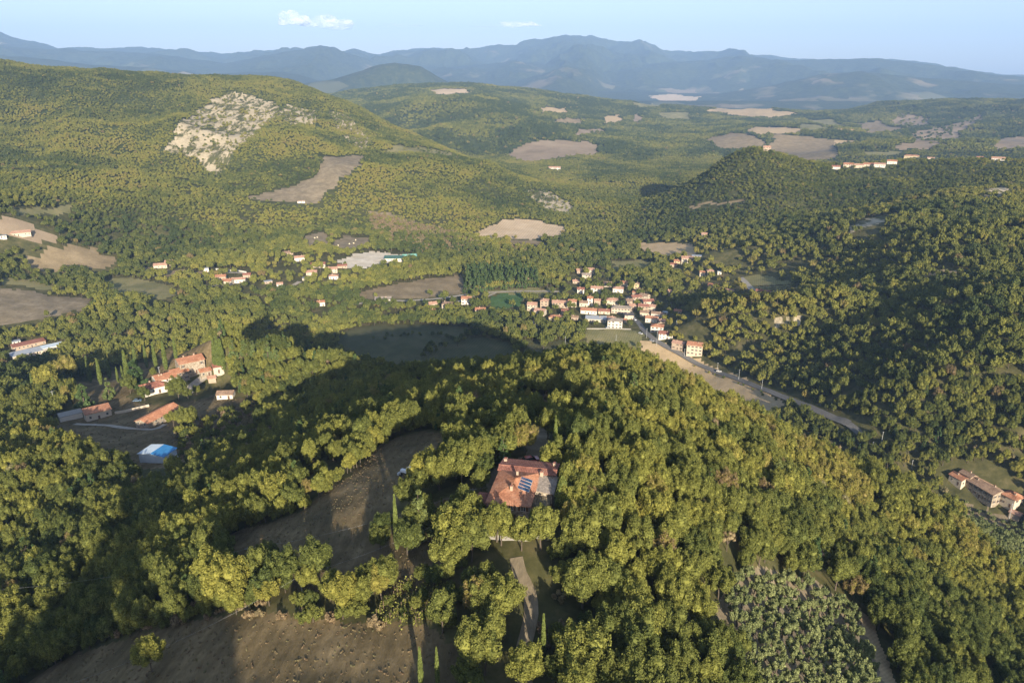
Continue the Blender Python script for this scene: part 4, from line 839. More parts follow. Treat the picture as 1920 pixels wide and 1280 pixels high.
for px, py, k, rz, lab in [(1201,626,'carwhite',-50,'white car beside the village street near the green field'),(1222,640,'carsilver',-50,'silver car at the roadside below the village'),(1190,600,'carwhite',-70,'white car halfway up the village street'),(948,586,'carblue',20,'blue grey car in the yard left of the village'),(955,588,'carwhite',-10,'white car in the yard left of the village'),(962,586,'cardark',35,'dark car in the yard left of the village'),(968,589,'carsilver',5,'silver car at the right of the yard left of the village'),
                        (1140,615,'carsilver',10,'silver car beside the large white village house'),(1420,556,'carwhite',60,'white car on the vineyard road'),(1283,496,'cardark',0,'dark car in front of the large cream farmhouse'),(705,572,'carred',5,'red car before the roadside house'),(1860,940,'carwhite',40,'white car behind the stone farmhouse at lower right'),(1348,697,'carwhite',-25,'white car on the valley road right of the last houses')]:
    q = gp(px, py, 330); car(q + Vector((0,0,.1)), R(rz), CM[k], lab, 'cars in the village' if px < 1250 and px > 1100 else None)
def tractor():
    t = thing('tractor', 'white and green tractor standing in the rough grass', 'tractor', tuple(gp(765,893)), R(150)); b = MB(); b.box(-.2,-.4,.9,1.9,.4,1.5); b.box(-1.3,-.5,.8,-.2,.5,1.3); link('body', b.mesh('body', M['carwhite']), t)
    b = MB(); b.box(-1.2,-.6,1.3,-.1,.6,2.35,1); b.box(-1.3,-.7,2.35,0,.7,2.47,0); link('cab', b.mesh('cab', [M['carwhite'], M['glass']]), t); w1 = wheel(.8,.4); w2 = wheel(.45,.28)
    for s in (-1,1): link('wheel', w1, t, (-.8, s*.85, .8)); link('wheel', w2, t, (1.5, s*.7, .45))
    for s in (-1,1): hb = MB(); hb.tube([(-.8,s*1.05,.8),(-.8,s*1.09,.8)], .38, 10); link('wheel_hub', hb.mesh('wheel_hub', M['cargreen']), t)
    b = MB(); b.box(1.9,-1.1,.25,2.3,1.1,.8); b.box(1.5,-.9,.5,1.9,-.7,1.1); b.box(1.5,.7,.5,1.9,.9,1.1); link('loader', b.mesh('loader', M['metal']), t); PLACED.append((t.location.x, t.location.y, 3))
tractor()
b = MB(); b.tube([(0,0,0),(0,0,1.0)], .55, 14); b.tube([(0,0,1.0),(0,0,1.15)], [.45,.2], 14); tag(link('water_tank', b.mesh('water_tank', M['teal']), None, tuple(gp(985,879))), 'teal plastic water tank behind the farmhouse', 'water tank')
for px, py, lab in [(1202,1,''),]: pass
# hay bales in the clearings
bl = MB(); bl.tube([(0,-.7,.85),(0,.7,.85)], .85, 14); BALE = bl.mesh('hay_bale', simple('pale_straw', (.62,.55,.38), .95, .15, 3))
for px, py, lab in [(590,447,'left hay bale in the left clearing'),(595,446,'right hay bale in the left clearing'),(634,461,'lowest hay bale in the right clearing'),(655,458,'second hay bale from left in the right clearing'),(663,457,'hay bale beside the right group in the right clearing'),(667,451,'topmost hay bale in the right clearing')]: tag(link('hay_bale', BALE, None, tuple(gp(px, py)), random.uniform(0,3)), lab, 'hay bale', 'hay bales in the clearings')
# ------------------------------------------------------------------ poles, wires, lamps, vines
def pole_mesh(h, r=.11, arm=True, m='concrete'):
    b = MB(); b.tube([(0,0,-.5),(0,0,h)], [r*1.3, r*.8], 7); 
    if arm: b.box(-.7,-.05,h-.35,.7,.05,h-.25)
    return b.mesh('utility_pole', M[m])
def pole(px, py, hpx, label, group=None, rmin=0, m='concrete', name='utility_pole', rz=0, thick=.11):
    p = hit(px, py, rmin); d = (p - Vector((0,0,CAMZ))).length; h = hpx*d/FPX/math.cos(math.atan2(CAMZ-p.z, math.hypot(p.x,p.y))); PLACED.append((p.x, p.y, 2))
    t = tag(link(name, pole_mesh(h, thick, True, m), None, tuple(p), rz), label, 'utility pole', group); return p + Vector((0,0,h-.25))
def wire(a, b, sag, label, r=.008):
    P = [a.lerp(b, i/24) - Vector((0,0,sag*4*(i/24)*(1-i/24))) for i in range(25)]; m = MB(); m.tube([tuple(p) for p in P], r, 5); return tag(link('power_line', m.mesh('power_line', M['metal'])), label, 'power line')
G = 'poles of the farmhouse power lines'
a1 = pole(469,1060,30,'pale pole in the shaded field carrying the upper power line',G); a2 = pole(887,928,13,'short pole at the left of the farmhouse',G); a0 = pole(-60,1150,34,'pole beyond the left edge',G)
bpy.data.objects.remove([o for o in bpy.data.objects if o.get('label') == 'pole beyond the left edge'][0])
b1 = pole(567,1113,32,'pale pole by the lit shrubs carrying the lower power line',G)
wire(a0, a1, 2.0, 'power line crossing the dark wood at left'); wire(a1, a2, 1.6, 'bright power line running from the field pole towards the farmhouse'); wire(a2, FW(-5.2,0,4.9), .3, 'short line from the last pole to the farmhouse wall')
wire(b1, FW(-7.5,-4,3), 1.2, 'lower power line from the second pole to the farmhouse porch'); wire(b1, hit(150,1330)+Vector((0,0,6)), 1.5, 'lower power line crossing the bottom field')
pole(158,832,20,'wooden pole at the meadow track near the villa',None,m='wood')
for px, py, hp, lab in [(102,756,20,'street lamp at the left end of the villa garden'),(300,705,16,'lamp post behind the white villa wing'),(1212,634,18,'lamp post at the lower village street'),(1231,648,26,'tall lamp post below the village beside the road'),(1283,668,14,'lamp post before the tall pale house'),(1345,694,14,'lamp post beside the valley road past the last house'),(1385,711,18,'second lamp post along the valley road'),(1428,729,16,'third lamp post along the valley road'),(1653,828,17,'pole by the road at right, upper of the four'),(1636,839,10,'short pole by the right road'),(1661,863,12,'pole above the hillside trees at right'),(1709,877,13,'pole among the bushes at right'),(1892,972,24,'pale pole in front of the orange hip roofed house'),(1155,640,12,'pole in the green field under the village'),(1060,645,14,'pole in the shaded field before the village')]:
    pole(px, py, hp, lab, 'poles in the valley', 330 if px > 600 else 0, 'metal', 'lamp_post' if 'lamp' in lab else 'utility_pole', .5, .10)
# vine rows beside the driveway
PM = MB(); PM.tube([(0,0,-.3),(0,0,1.9)], .045, 5); STAKE = PM.mesh('stake', M['wood'])
rows = [((700,1165),(770,1095)),((725,1172),(800,1100)),((752,1172),(825,1105)),((780,1172),(845,1112))]
for i, (A, B) in enumerate(rows):
    a, b_ = hit(*A), hit(*B); t = thing('vine_row', '%s row of vines on wooden stakes in the shade left of the driveway' % ['leftmost', 'second', 'third', 'rightmost'][i], 'vine row', tuple(a), 0, 'vine rows left of the driveway'); n = 12
    vm = MB(); fol = []
    for k in range(n):
        q = a.lerp(b_, k/(n-1)); q.z = float(height(q.x, q.y)); link('stake', STAKE, t, tuple(q-a))
        for s in range(26): fol.append(tuple(q - a + Vector((random.gauss(0,.45), random.gauss(0,.55), random.uniform(.5,1.7)))))
        PLACED.append((q.x, q.y, 1.5))
    C = np.array(fol); Nn = rng.normal(0, 1, C.shape); Vv = C; s = .17; u = np.cross(Nn, [0,0,1.]); u /= np.linalg.norm(u, axis=1)[:,None]; v = np.cross(Nn, u); v /= np.linalg.norm(v, axis=1)[:,None]
    VV = np.stack([C-u*s, C-v*s, C+u*s, C+v*s], 1).reshape(-1,3); o = link('foliage', fastmesh('vine_foliage', VV, np.arange(len(VV)).reshape(-1,4), M['leaf']), t); o['tone'] = .6
# ------------------------------------------------------------------ trees: crowns of many small leafy sprays on lobes around limbs
def sprays(C, Nn, size, tilt, flat=.6):
    """one small bent quad (leaf spray) per centre C with outward normal Nn"""
    n = len(C); Nn = Nn + rng.normal(0, tilt, (n, 3)); Nn /= np.linalg.norm(Nn, axis=1)[:, None]
    a = rng.normal(0, 1, (n, 3)); u = np.cross(Nn, a); u /= np.linalg.norm(u, axis=1)[:, None] + 1e-9; v = np.cross(Nn, u)
    s = size*rng.uniform(.55, 1.3, (n, 1)); su = u*s; sv = v*s*rng.uniform(.45, .9, (n, 1)); k = Nn*s*.25
    V = np.stack([C - su - k*.6, C - sv*.9 + k, C + su - k*.6, C + sv*.9 + k], 1).reshape(-1, 3)
    return V, np.arange(4*n).reshape(-1, 4)
def lobes_crown(Rc, H, zc, nl, nq, size, shape='round', lob=(.30, .46)):
    """positions of sprays over lobes filling an ellipsoid of radius Rc, height H centred at zc"""
    ls = []
    for i in range(nl):
        for _ in range(30):
            d = rng.normal(0, 1, 3); d /= np.linalg.norm(d); d[2] = d[2] if d[2] > -.55 else -d[2]*.4
            rad = rng.uniform(.45, .78)
            if shape == 'cone': zz = rng.uniform(-1, 1); wd = .95*(1-(zz+1)/2)**.8+.04; an = rng.uniform(0, 6.28); p = np.array([math.cos(an)*wd*rng.uniform(.4,.8), math.sin(an)*wd*rng.uniform(.4,.8), zz])
            else: p = d*rad
            q = p*[Rc, Rc, H/2] + [0, 0, zc]
            if all(np.linalg.norm((q-l[0])/[1,1,.8]) > Rc*.30 for l in ls): break
        lr = Rc*rng.uniform(*lob)*(1 if shape != 'cone' else (.35+.65*(1-(p[2]+1)/2)))
        ls.append((q, lr))
    C, Nn = [], []; per = max(4, nq//nl)
    for q, lr in ls:        # a lobe is a shoot: drawn out upwards and outwards, pointed at its end
        d = rng.normal(0, 1, (per, 3)); d[:, 2] += .25; d /= np.linalg.norm(d, axis=1)[:, None]
        ax = q - np.array([0, 0, zc - H*.9]); ax = ax/np.linalg.norm(ax); al = d @ ax
        rr = lr*(rng.uniform(.35, 1.0, (per, 1))**.45); el = (1.0 if shape == 'cone' else 1.0)
        off = d*rr*.86; along = (off @ ax)[:, None]; off = off + ax*along*np.where(along > 0, .75, .1)*el; tp = 1 - .38*np.clip(al, 0, 1)[:, None]
        off = ax*(off @ ax)[:, None] + (off - ax*(off @ ax)[:, None])*tp; C.append(q + off); Nn.append(d)
    return ls, np.concatenate(C), np.concatenate(Nn)
def blob(c, r, seg=6, rings=4):
    V = [(c[0], c[1], c[2]+r*.8)]; F = []
    for i in range(1, rings):
        ph = math.pi*i/rings
        for k in range(seg): V.append((c[0]+r*math.sin(ph)*math.cos(6.283*k/seg), c[1]+r*math.sin(ph)*math.sin(6.283*k/seg), c[2]+.8*r*math.cos(ph)))
    V.append((c[0], c[1], c[2]-r*.8)); n = len(V)-1
    for k in range(seg): F.append((0, 1+k, 1+(k+1)%seg, 0)); 
    for i in range(rings-2):
        for k in range(seg): a = 1+i*seg; F.append((a+k, a+seg+k, a+seg+(k+1)%seg, a+(k+1)%seg))
    for k in range(seg): F.append((1+(rings-2)*seg+k, n, n, 1+(rings-2)*seg+(k+1)%seg))
    return V, F
def make_tree(kind, Rc, H, nl, nq, size, leafm, detail=2):
    """returns crown mesh, trunk mesh and the joined mesh; local origin at the foot of the trunk; H = total height"""
    if kind == 'round': zc = H*.60; hh = H*.80; ls, C, Nn = lobes_crown(Rc, hh, zc, nl, nq, size)
    elif kind == 'wide': zc = H*.62; hh = H*.66; ls, C, Nn = lobes_crown(Rc, hh, zc, nl, nq, size, lob=(.26,.40))
    elif kind == 'tall': zc = H*.56; hh = H*.86; ls, C, Nn = lobes_crown(Rc, hh, zc, nl, nq, size, lob=(.34,.55))
    elif kind == 'cone': zc = H*.53; hh = H*.90; ls, C, Nn = lobes_crown(Rc, hh, zc, nl, nq, size, 'cone', (.26,.36))
    elif kind == 'spindle':
        z = rng.uniform(.04, 1, nq); prof = np.sin(np.clip(z**.75, 0, 1)*math.pi*.93+.12)**.75*(1-z*.25); an = rng.uniform(0, 6.283, nq); rr = Rc*prof*rng.uniform(.8, 1.06, nq)
        C = np.stack([np.cos(an)*rr, np.sin(an)*rr, z*H], 1); Nn = np.stack([np.cos(an), np.sin(an), np.full(nq, .9)], 1); Nn /= np.linalg.norm(Nn, axis=1)[:, None]
        Nn = np.stack([np.cos(an), np.sin(an), np.full(nq,.25)],1)
        ls = [(np.array([0,0,H*f]), Rc*.62) for f in np.linspace(.12,.82, max(3,int(H/Rc*.8)))]
    elif kind == 'bush': zc = H*.42; hh = H*.9; ls, C, Nn = lobes_crown(Rc, hh, zc, nl, nq, size)
    V, Q = sprays(C, Nn, size, .45 if kind != 'spindle' else .25)
    cv = [V]; cq = [Q]; off = len(V)
    for q, lr in ls:                       # leafy heart of each lobe: keeps the crown from being see-through
        bv, bf = blob(q, lr*(.66 if kind != 'spindle' else 1.0), 6, 4); bv = np.array(bv); bv = bv + rng.normal(0, lr*.07, bv.shape); cv.append(bv); cq.append(np.array(bf)+off); off += len(bv)
    V = np.concatenate(cv); Q = np.concatenate(cq); dg = [tuple(dict.fromkeys(f)) for f in Q.tolist()]
    crown = mesh(kind+'_crown', V, dg, leafm)
    t = MB(); tr = max(.12, H*.018)
    if kind in ('round', 'wide', 'tall', 'bush'):
        top = Vector((rng.uniform(-.3,.3), rng.uniform(-.3,.3), H*.62)); t.tube([(0,0,-.8),(0,0,H*.12),tuple(top*.6),tuple(top)], [tr*1.5, tr*1.1, tr*.8, tr*.35], 6)
        for q, lr in (ls[:7] if detail > 1 else []):
            b = top*rng.uniform(.4, .75); mid = (Vector(q)+b)/2 + Vector((0,0,-.2)); t.tube([tuple(b), tuple(mid), tuple(q)], [tr*.5, tr*.35, tr*.12], 5, cap=False)
    else: t.tube([(0,0,-.8),(0,0,H*.5),(0,0,H*.95)], [tr*1.2, tr*.7, tr*.1], 6)
    trunk = t.mesh(kind+'_trunk', M['bark'])
    nV = len(V); jf = dg + [tuple(i+nV for i in f) for f in t.f]
    joined = mesh(kind+'_tree', list(map(tuple, V)) + t.v, jf, [leafm, M['bark']], [0]*len(dg) + [1]*len(t.f))
    return crown, trunk, joined
NEAR = [make_tree('round', 3.6, 8.5, 24, 6235, .19, M['leaf']), make_tree('wide', 4.3, 8.0, 30, 7540, .20, M['leaf']), make_tree('round', 3.0, 7.5, 20, 4785, .18, M['leaf']),
        make_tree('tall', 2.9, 10.5, 24, 5800, .19, M['leaf']), make_tree('round', 3.9, 9.5, 28, 7105, .20, M['leaf']), make_tree('wide', 3.4, 7.0, 22, 5365, .18, M['leaf']), make_tree('tall', 2.4, 9.0, 20, 4350, .18, M['leaf']), make_tree('bush', 2.2, 3.6, 12, 2175, .16, M['leaf'], 1)]
MID = [make_tree('round', 3.7, 8.5, 16, 800, .5, M['leaf'], 1), make_tree('wide', 4.4, 8.0, 20, 900, .54, M['leaf'], 1), make_tree('round', 3.1, 7.5, 14, 700, .48, M['leaf'], 1), make_tree('tall', 3.0, 11.5, 16, 800, .5, M['leaf'], 1), make_tree('wide', 3.6, 6.6, 16, 760, .48, M['leaf'], 1), make_tree('bush', 2.4, 3.6, 6, 150, .7, M['leaf'], 1)]
FAR = [make_tree('round', 4.0, 8.0, 9, 150, 1.0, M['leaf'], 0), make_tree('wide', 4.6, 7.0, 10, 170, 1.05, M['leaf'], 0), make_tree('tall', 3.3, 9.5, 8, 140, 1.0, M['leaf'], 0)]
CON = [make_tree('cone', 2.6, 10, 22, 1300, .38, M['conifer']), make_tree('cone', 2.9, 11.5, 24, 1400, .40, M['conifer'])]
CONM = [make_tree('cone', 2.7, 11, 14, 330, .75, M['conifer'], 1)]
CYP = [make_tree('spindle', .80, 10, 1, 1100, .26, M['cypress']), make_tree('spindle', 1.5, 8, 1, 1300, .32, M['cypress'])]
OLV = [make_tree('round', 1.55, 3.2, 12, 1300, .15, M['olive'], 1), make_tree('wide', 1.65, 3.0, 13, 1400, .15, M['olive'], 1), make_tree('round', 1.35, 2.9, 10, 1100, .15, M['olive'], 1)]
DRY = [make_tree('bush', 1.6, 2.6, 8, 260, .32, M['dry'], 1), make_tree('bush', 1.1, 1.5, 5, 140, .28, M['dry'], 1)]

BARE = [make_tree('tall', 2.2, 7.5, 12, 420, .13, M['dry']), make_tree('round', 2.4, 6.5, 12, 500, .13, M['dry'])]
TUFT = [make_tree('bush', .42, .5, 2, 26, .13, M['dry'], 0), make_tree('bush', .7, .6, 3, 44, .15, M['dry'], 0)]
def scatter(name, label, protos, x, y, z, sc, rot, vi, tone, kind='stuff', cat=None):
    """one object of kind stuff: instances of the given meshes at scattered points"""
    c = bpy.data.collections.new(name + '_kinds')
    for i, me in enumerate(protos): c.objects.link(bpy.data.objects.new('%s_kind_%02d' % (name, i), me))
    me = bpy.data.meshes.new(name); me.vertices.add(len(x)); me.vertices.foreach_set('co', np.stack([x, y, z], 1).astype(np.float32).ravel())
    for nm, ty, arr in (('sc', 'FLOAT', sc), ('rot', 'FLOAT', rot), ('vi', 'INT', vi), ('tone', 'FLOAT', tone)):
        a = me.attributes.new(nm, ty, 'POINT'); a.data.foreach_set('value', np.asarray(arr, np.int32 if ty == 'INT' else np.float32))
    me.update(); o = link(name, me); tag(o, label, cat, None, kind)
    g = bpy.data.node_groups.new(name, 'GeometryNodeTree'); g.interface.new_socket('Geometry', in_out='INPUT', socket_type='NodeSocketGeometry'); g.interface.new_socket('Geometry', in_out='OUTPUT', socket_type='NodeSocketGeometry')
    gi = g.nodes.new('NodeGroupInput'); go = g.nodes.new('NodeGroupOutput'); ip = g.nodes.new('GeometryNodeInstanceOnPoints'); ci = g.nodes.new('GeometryNodeCollectionInfo')
    ci.inputs['Collection'].default_value = c; ci.inputs['Separate Children'].default_value = True; ci.inputs['Reset Children'].default_value = True; ip.inputs['Pick Instance'].default_value = True
    def na(nm, ty):
        q = g.nodes.new('GeometryNodeInputNamedAttribute'); q.data_type = ty; q.inputs['Name'].default_value = nm; return [s for s in q.outputs if s.enabled][0]
    L = g.links.new; L(gi.outputs[0], ip.inputs['Points']); L(ci.outputs[0], ip.inputs['Instance']); L(na('vi', 'INT'), ip.inputs['Instance Index'])
    cx = g.nodes.new('ShaderNodeCombineXYZ'); L(na('rot', 'FLOAT'), cx.inputs[2]); er = g.nodes.new('FunctionNodeEulerToRotation'); L(cx.outputs[0], er.inputs[0]); L(er.outputs[0], ip.inputs['Rotation'])
    L(na('sc', 'FLOAT'), ip.inputs['Scale']); L(ip.outputs[0], go.inputs[0])
    md = o.modifiers.new('instances', 'NODES'); md.node_group = g; return o
# ------------------------------------------------------------------ where the trees stand
def poly_pts(pix, rmin=0):
    out = []
    for p in pix:
        h = hit(p[0], p[1], rmin)
        if h is not None: out.append((h.x, h.y))
    return out
def jitter_grid(r0, r1, s, a0=-47, a1=47):
    n = int(r1/s) + 2; gx, gy = np.meshgrid(np.arange(-n, n+1)*s, np.arange(-2, int(n/.9)+2)*s*.9)
    gx = gx + (np.arange(gx.shape[0]) % 2)[:, None]*s/2 + rng.uniform(-.38, .38, gx.shape)*s; gy = gy + rng.uniform(-.38, .38, gy.shape)*s
    r = np.hypot(gx, gy); a = np.degrees(np.arctan2(gx, gy)); k = (r >= r0) & (r < r1) & (a > a0) & (a < a1); return gx[k], gy[k]
def dens_at(x, y): q, c = cell(x, y); return DENS[q, c]
# sparse or special ground, outlines in the photograph: factor on tree density
SPARSE = [
 (.30, 380, [(975,560),(1040,545),(1080,505),(1130,500),(1250,560),(1340,650),(1330,690),(1240,655),(1200,628),(1100,618),(980,615)]),   # village
 (.35, 500, [(690,560),(1000,540),(980,600),(690,590)]), (.35, 500, [(500,480),(660,480),(660,545),(500,545)]), (.2,500,[(370,505),(480,505),(500,545),(380,550)]),
 (.35, 500, [(1260,440),(1500,500),(1450,560),(1310,560),(1250,500)]), (.3, 500, [(0,430),(70,425),(160,445),(60,460),(0,462)]), (.4,900,[(1540,300),(1900,285),(1920,315),(1560,330)]),
 (.6, 0, [(980,720),(1110,720),(1120,800),(1080,880),(1060,990),(900,1000),(990,860)]),
 (.7, 300, [(1590,800),(1700,850),(1850,900),(1920,950),(1920,1000),(1740,930),(1620,860)]),
 (.30, 0, [(420,730),(500,770),(520,830),(440,850),(330,850),(330,800)]), (.12, 0, [(240,690),(420,650),(440,740),(330,810),(100,810),(130,760),(240,750)]),
 (.35, 0, [(600,1090),(880,1060),(900,1130),(860,1230),(640,1170)]), (.5,0,[(880,1000),(1060,1000),(1080,1200),(1000,1290),(930,1290),(930,1100)]),
]
SPP = [(f, poly_pts(p, rm)) for f, rm, p in SPARSE]
def clear(x, y, extra=0, tall=8):
    k = np.ones(len(x), bool)
    for px, py, pr in PLACED: k &= (x-px)**2 + (y-py)**2 > (pr+extra)**2
    for hx, hy, hr in HOUSES:
        k &= (x-hx)**2 + (y-hy)**2 > (hr+extra)**2
        # keep the line of sight from the air to the house open, as it is in the photograph
        d = math.hypot(hx, hy); ux, uy = hx/d, hy/d; al = (hx-x)*ux + (hy-y)*uy; ac = np.abs((x-hx)*uy - (y-hy)*ux); k &= ~((al > 0) & (al < tall*(1.5 if d > 250 else .3)) & (ac < hr*.7 + .5))
    return k
zones = [(50, 500, 4.2, 0), (500, 1080, 5.8, 1), (1080, 2350, 5.4, 2), (2350, 4700, 11, 3)]
FOR = []
for r0, r1, s, zn in zones:
    x, y = jitter_grid(r0, r1, s); z = height(x, y)
    u = rng.random(len(x)); d = dens_at(x, y)
    for f, p in SPP: d = np.where(inside(np.stack([x, y], 1), p), np.minimum(d, f), d)
    if zn > 0:
        r_ = np.hypot(x, y)
        for ahead in (6, 14, 24): d2 = dens_at(x*(1+ahead/r_), y*(1+ahead/r_)); d = np.where(d2 < .01, np.minimum(d, .10), d)
    else:
        r_ = np.hypot(x, y); ahead_ = dens_at(x*(1+5/r_), y*(1+5/r_)); d = np.where((ahead_ < .01) & (x > 30) & (y < 220), d*.12, d)
    gap = fbm(x/38, y/38, 3, 101); d = d*np.where(gap < -.42, .35, 1.0)
    k = u < d; x, y, z = x[k], y[k], z[k]
    px, py, f = project(x, y, z + 5); vis = seen(x, y, z + 22) & (px > -260) & (px < 2180) & (py < 1700)
    x, y, z = x[vis], y[vis], z[vis]
    if zn < 2: c = clear(x, y, 1.2); x, y, z = x[c], y[c], z[c]
    elif zn == 2: c = clear(x, y, 1.5); x, y, z = x[c], y[c], z[c]
    FOR.append((x, y, z, zn))
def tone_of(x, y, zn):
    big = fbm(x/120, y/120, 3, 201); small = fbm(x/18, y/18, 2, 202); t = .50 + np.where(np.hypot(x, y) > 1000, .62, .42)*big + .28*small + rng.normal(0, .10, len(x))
    # left of the knoll and in the valley darker, the sunny right flank more yellow; the far left hill olive; slopes right of the valley lightened to look sunlit
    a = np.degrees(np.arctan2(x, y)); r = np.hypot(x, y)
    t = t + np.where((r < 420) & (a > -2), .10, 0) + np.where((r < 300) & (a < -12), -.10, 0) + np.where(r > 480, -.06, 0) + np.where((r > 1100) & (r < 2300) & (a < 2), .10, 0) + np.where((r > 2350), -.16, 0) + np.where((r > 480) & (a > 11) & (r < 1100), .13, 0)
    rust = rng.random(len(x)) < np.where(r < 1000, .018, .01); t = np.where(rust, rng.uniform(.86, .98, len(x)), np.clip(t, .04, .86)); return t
BR = []      # individuals come out of the nearest zone
protoN = [p[2] for p in NEAR]; nb = len(NEAR); protoN2 = protoN + [p[2] for p in CON] + [p[2] for p in BARE]; nm = len(MID)
x, y, z, _ = FOR[0]; m = len(x); vi = rng.choice(nb, m, p=[.19,.16,.16,.09,.17,.12,.06,.05]); sc = rng.uniform(.58, 1.02, m)*(1 + .12*fbm(x/60, y/60, 2, 77)); rot = rng.uniform(0, 6.283, m); tone = tone_of(x, y, 0)
# the trees that show largest become things of their own
px, py, f = project(x, y, z + 5*sc); vis0 = seen(x, y, z + 8*sc) & (px > 12) & (px < 1908) & (py > 0) & (py < 1265) & (vi != nb-1)
size = np.where(vis0, sc/f, 0); order = np.argsort(-size)[:265]; order = order[size[order] > 0]
isin = np.zeros(m, bool); isin[order] = True
INDIV = [(x[i], y[i], z[i], sc[i], rot[i], int(vi[i]), tone[i], px[i], py[i]) for i in order]
keep = ~isin; vi = np.where(keep & (rng.random(m) < .06), rng.choice([nb, nb+1, nb+2, nb+3], m), vi)
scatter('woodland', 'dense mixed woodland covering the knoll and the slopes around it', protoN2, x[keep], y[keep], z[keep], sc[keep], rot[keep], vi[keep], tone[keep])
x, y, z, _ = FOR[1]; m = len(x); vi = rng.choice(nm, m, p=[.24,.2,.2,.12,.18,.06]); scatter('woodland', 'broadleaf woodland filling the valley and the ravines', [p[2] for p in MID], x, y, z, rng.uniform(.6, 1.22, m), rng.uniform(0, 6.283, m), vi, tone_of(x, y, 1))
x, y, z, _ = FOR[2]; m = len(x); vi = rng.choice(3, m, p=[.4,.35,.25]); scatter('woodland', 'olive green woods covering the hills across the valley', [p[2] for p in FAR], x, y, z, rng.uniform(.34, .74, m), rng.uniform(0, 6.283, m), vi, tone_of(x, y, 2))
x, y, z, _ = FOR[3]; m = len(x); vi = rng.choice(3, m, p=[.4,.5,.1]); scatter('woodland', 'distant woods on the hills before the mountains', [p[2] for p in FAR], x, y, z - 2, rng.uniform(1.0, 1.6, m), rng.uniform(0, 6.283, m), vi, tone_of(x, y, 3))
bx, by = np.meshgrid(np.arange(-300, 120, 6.0), np.arange(-150, -62, 6.0)); bx = bx.ravel() + rng.uniform(-2.5, 2.5, bx.size); by = by.ravel() + rng.uniform(-2.5, 2.5, by.size); k = rng.random(len(bx)) < .8; bx, by = bx[k], by[k]; m = len(bx)
def back_height(x, y):
    t = np.mod(np.arctan2(x, y), 2*math.pi); l = np.log(np.hypot(x, y)); c = np.clip((t-R(50))/R(260)*89, 0, 88.99); q = np.clip((l-L0)/(math.log(4000)-L0)*59, 0, 58.99); ci = c.astype(int); qi = q.astype(int); fc = c-ci; fq = q-qi
    return (BH[qi,ci]*(1-fc)+BH[qi,ci+1]*fc)*(1-fq)+(BH[qi+1,ci]*(1-fc)+BH[qi+1,ci+1]*fc)*fq
scatter('woodland', 'unseen woodland on the added shading hill behind the viewpoint', [p[2] for p in MID], bx, by, back_height(bx, by), rng.uniform(.8, 1.25, m), rng.uniform(0, 6.28, m), rng.choice(nm, m), tone_of(bx, by, 0))  # unseen trees topping the added hill, casting shade into the lower left
print('trees', [len(q[0]) for q in FOR])

def word_tone(t): return 'dark green' if t < .33 else 'mid green' if t < .48 else 'olive green' if t < .6 else 'light green' if t < .72 else 'yellow green' if t < .86 else 'rust tinged'
SHAPEW = ['round', 'broad spreading', 'small round', 'tall narrow', 'large round', 'low broad', 'slender', 'bushy']
LAND = [('the stone farmhouse', 985, 930), ('the lower right olive grove', 1480, 1170), ('the brown slanting field', 650, 930), ('the bottom field', 400, 1230), ('the villa', 330, 720), ('the blue shed', 290, 850),
        ('the hilltop clearing', 1050, 765), ('the driveway', 990, 1220), ('the knoll crest', 1150, 690), ('the right flank', 1500, 880), ('the left edge', 30, 1000), ('the right edge', 1880, 1180), ('the lower left wood', 180, 1060), ('the dark hollow', 560, 770), ('the small olive grove', 1860, 990)]
def place_words(px, py):
    best = min(LAND, key=lambda l: math.hypot(px-l[1], (py-l[2])*1.3)); dx = px-best[1]; dy = py-best[2]
    if abs(dx) > abs(dy)*1.4: rel = 'left of' if dx < 0 else 'right of'
    elif abs(dy) > abs(dx)*1.4: rel = 'above' if dy < 0 else 'below'
    else: rel = ('above and ' if dy < 0 else 'below and ') + ('left of' if dx < 0 else 'right of')
    dist = math.hypot(dx, dy); near = 'just ' if dist < 90 else '' if dist < 200 else 'well '
    return near + rel + ' ' + best[0]
TREES = []
def tree(name, cat, proto, x, y, z, sc, rot, tone, label, group, szz=None):
    t = thing(name, label, cat, (x, y, z), rot, group); t.scale = (sc, sc, szz or sc)
    c = link('crown', proto[0], t); c['tone'] = float(tone); link('trunk', proto[1], t); return t
seen_labels = {}
for (x_, y_, z_, s_, r_, v_, t_, px_, py_) in INDIV:
    lab = '%s %s tree %s' % (SHAPEW[v_], word_tone(t_), place_words(px_, py_))
    seen_labels.setdefault(lab, []).append((x_, y_, z_, s_, r_, v_, t_, px_, py_))
for lab, L in seen_labels.items():
    if len(L) > 1:   # tell alike neighbours apart by their order across the photograph
        L.sort(key=lambda q: q[7]); words = ['leftmost', 'second from left', 'third from left', 'fourth from left', 'fifth from left', 'sixth from left', 'seventh from left', 'eighth from left']
        if len(L) == 2: words = ['left hand', 'right hand']
        if len(L) == 3: words = ['leftmost', 'middle', 'rightmost']
        for i, q in enumerate(L): TREES.append(tree('broadleaf_tree', 'tree', NEAR[q[5]], *q[:5], q[6], lab + ', ' + words[min(i, len(words)-1)], 'broadleaf trees on the knoll'))
    else: q = L[0]; TREES.append(tree('broadleaf_tree', 'tree', NEAR[q[5]], *q[:5], q[6], lab, 'broadleaf trees on the knoll'))
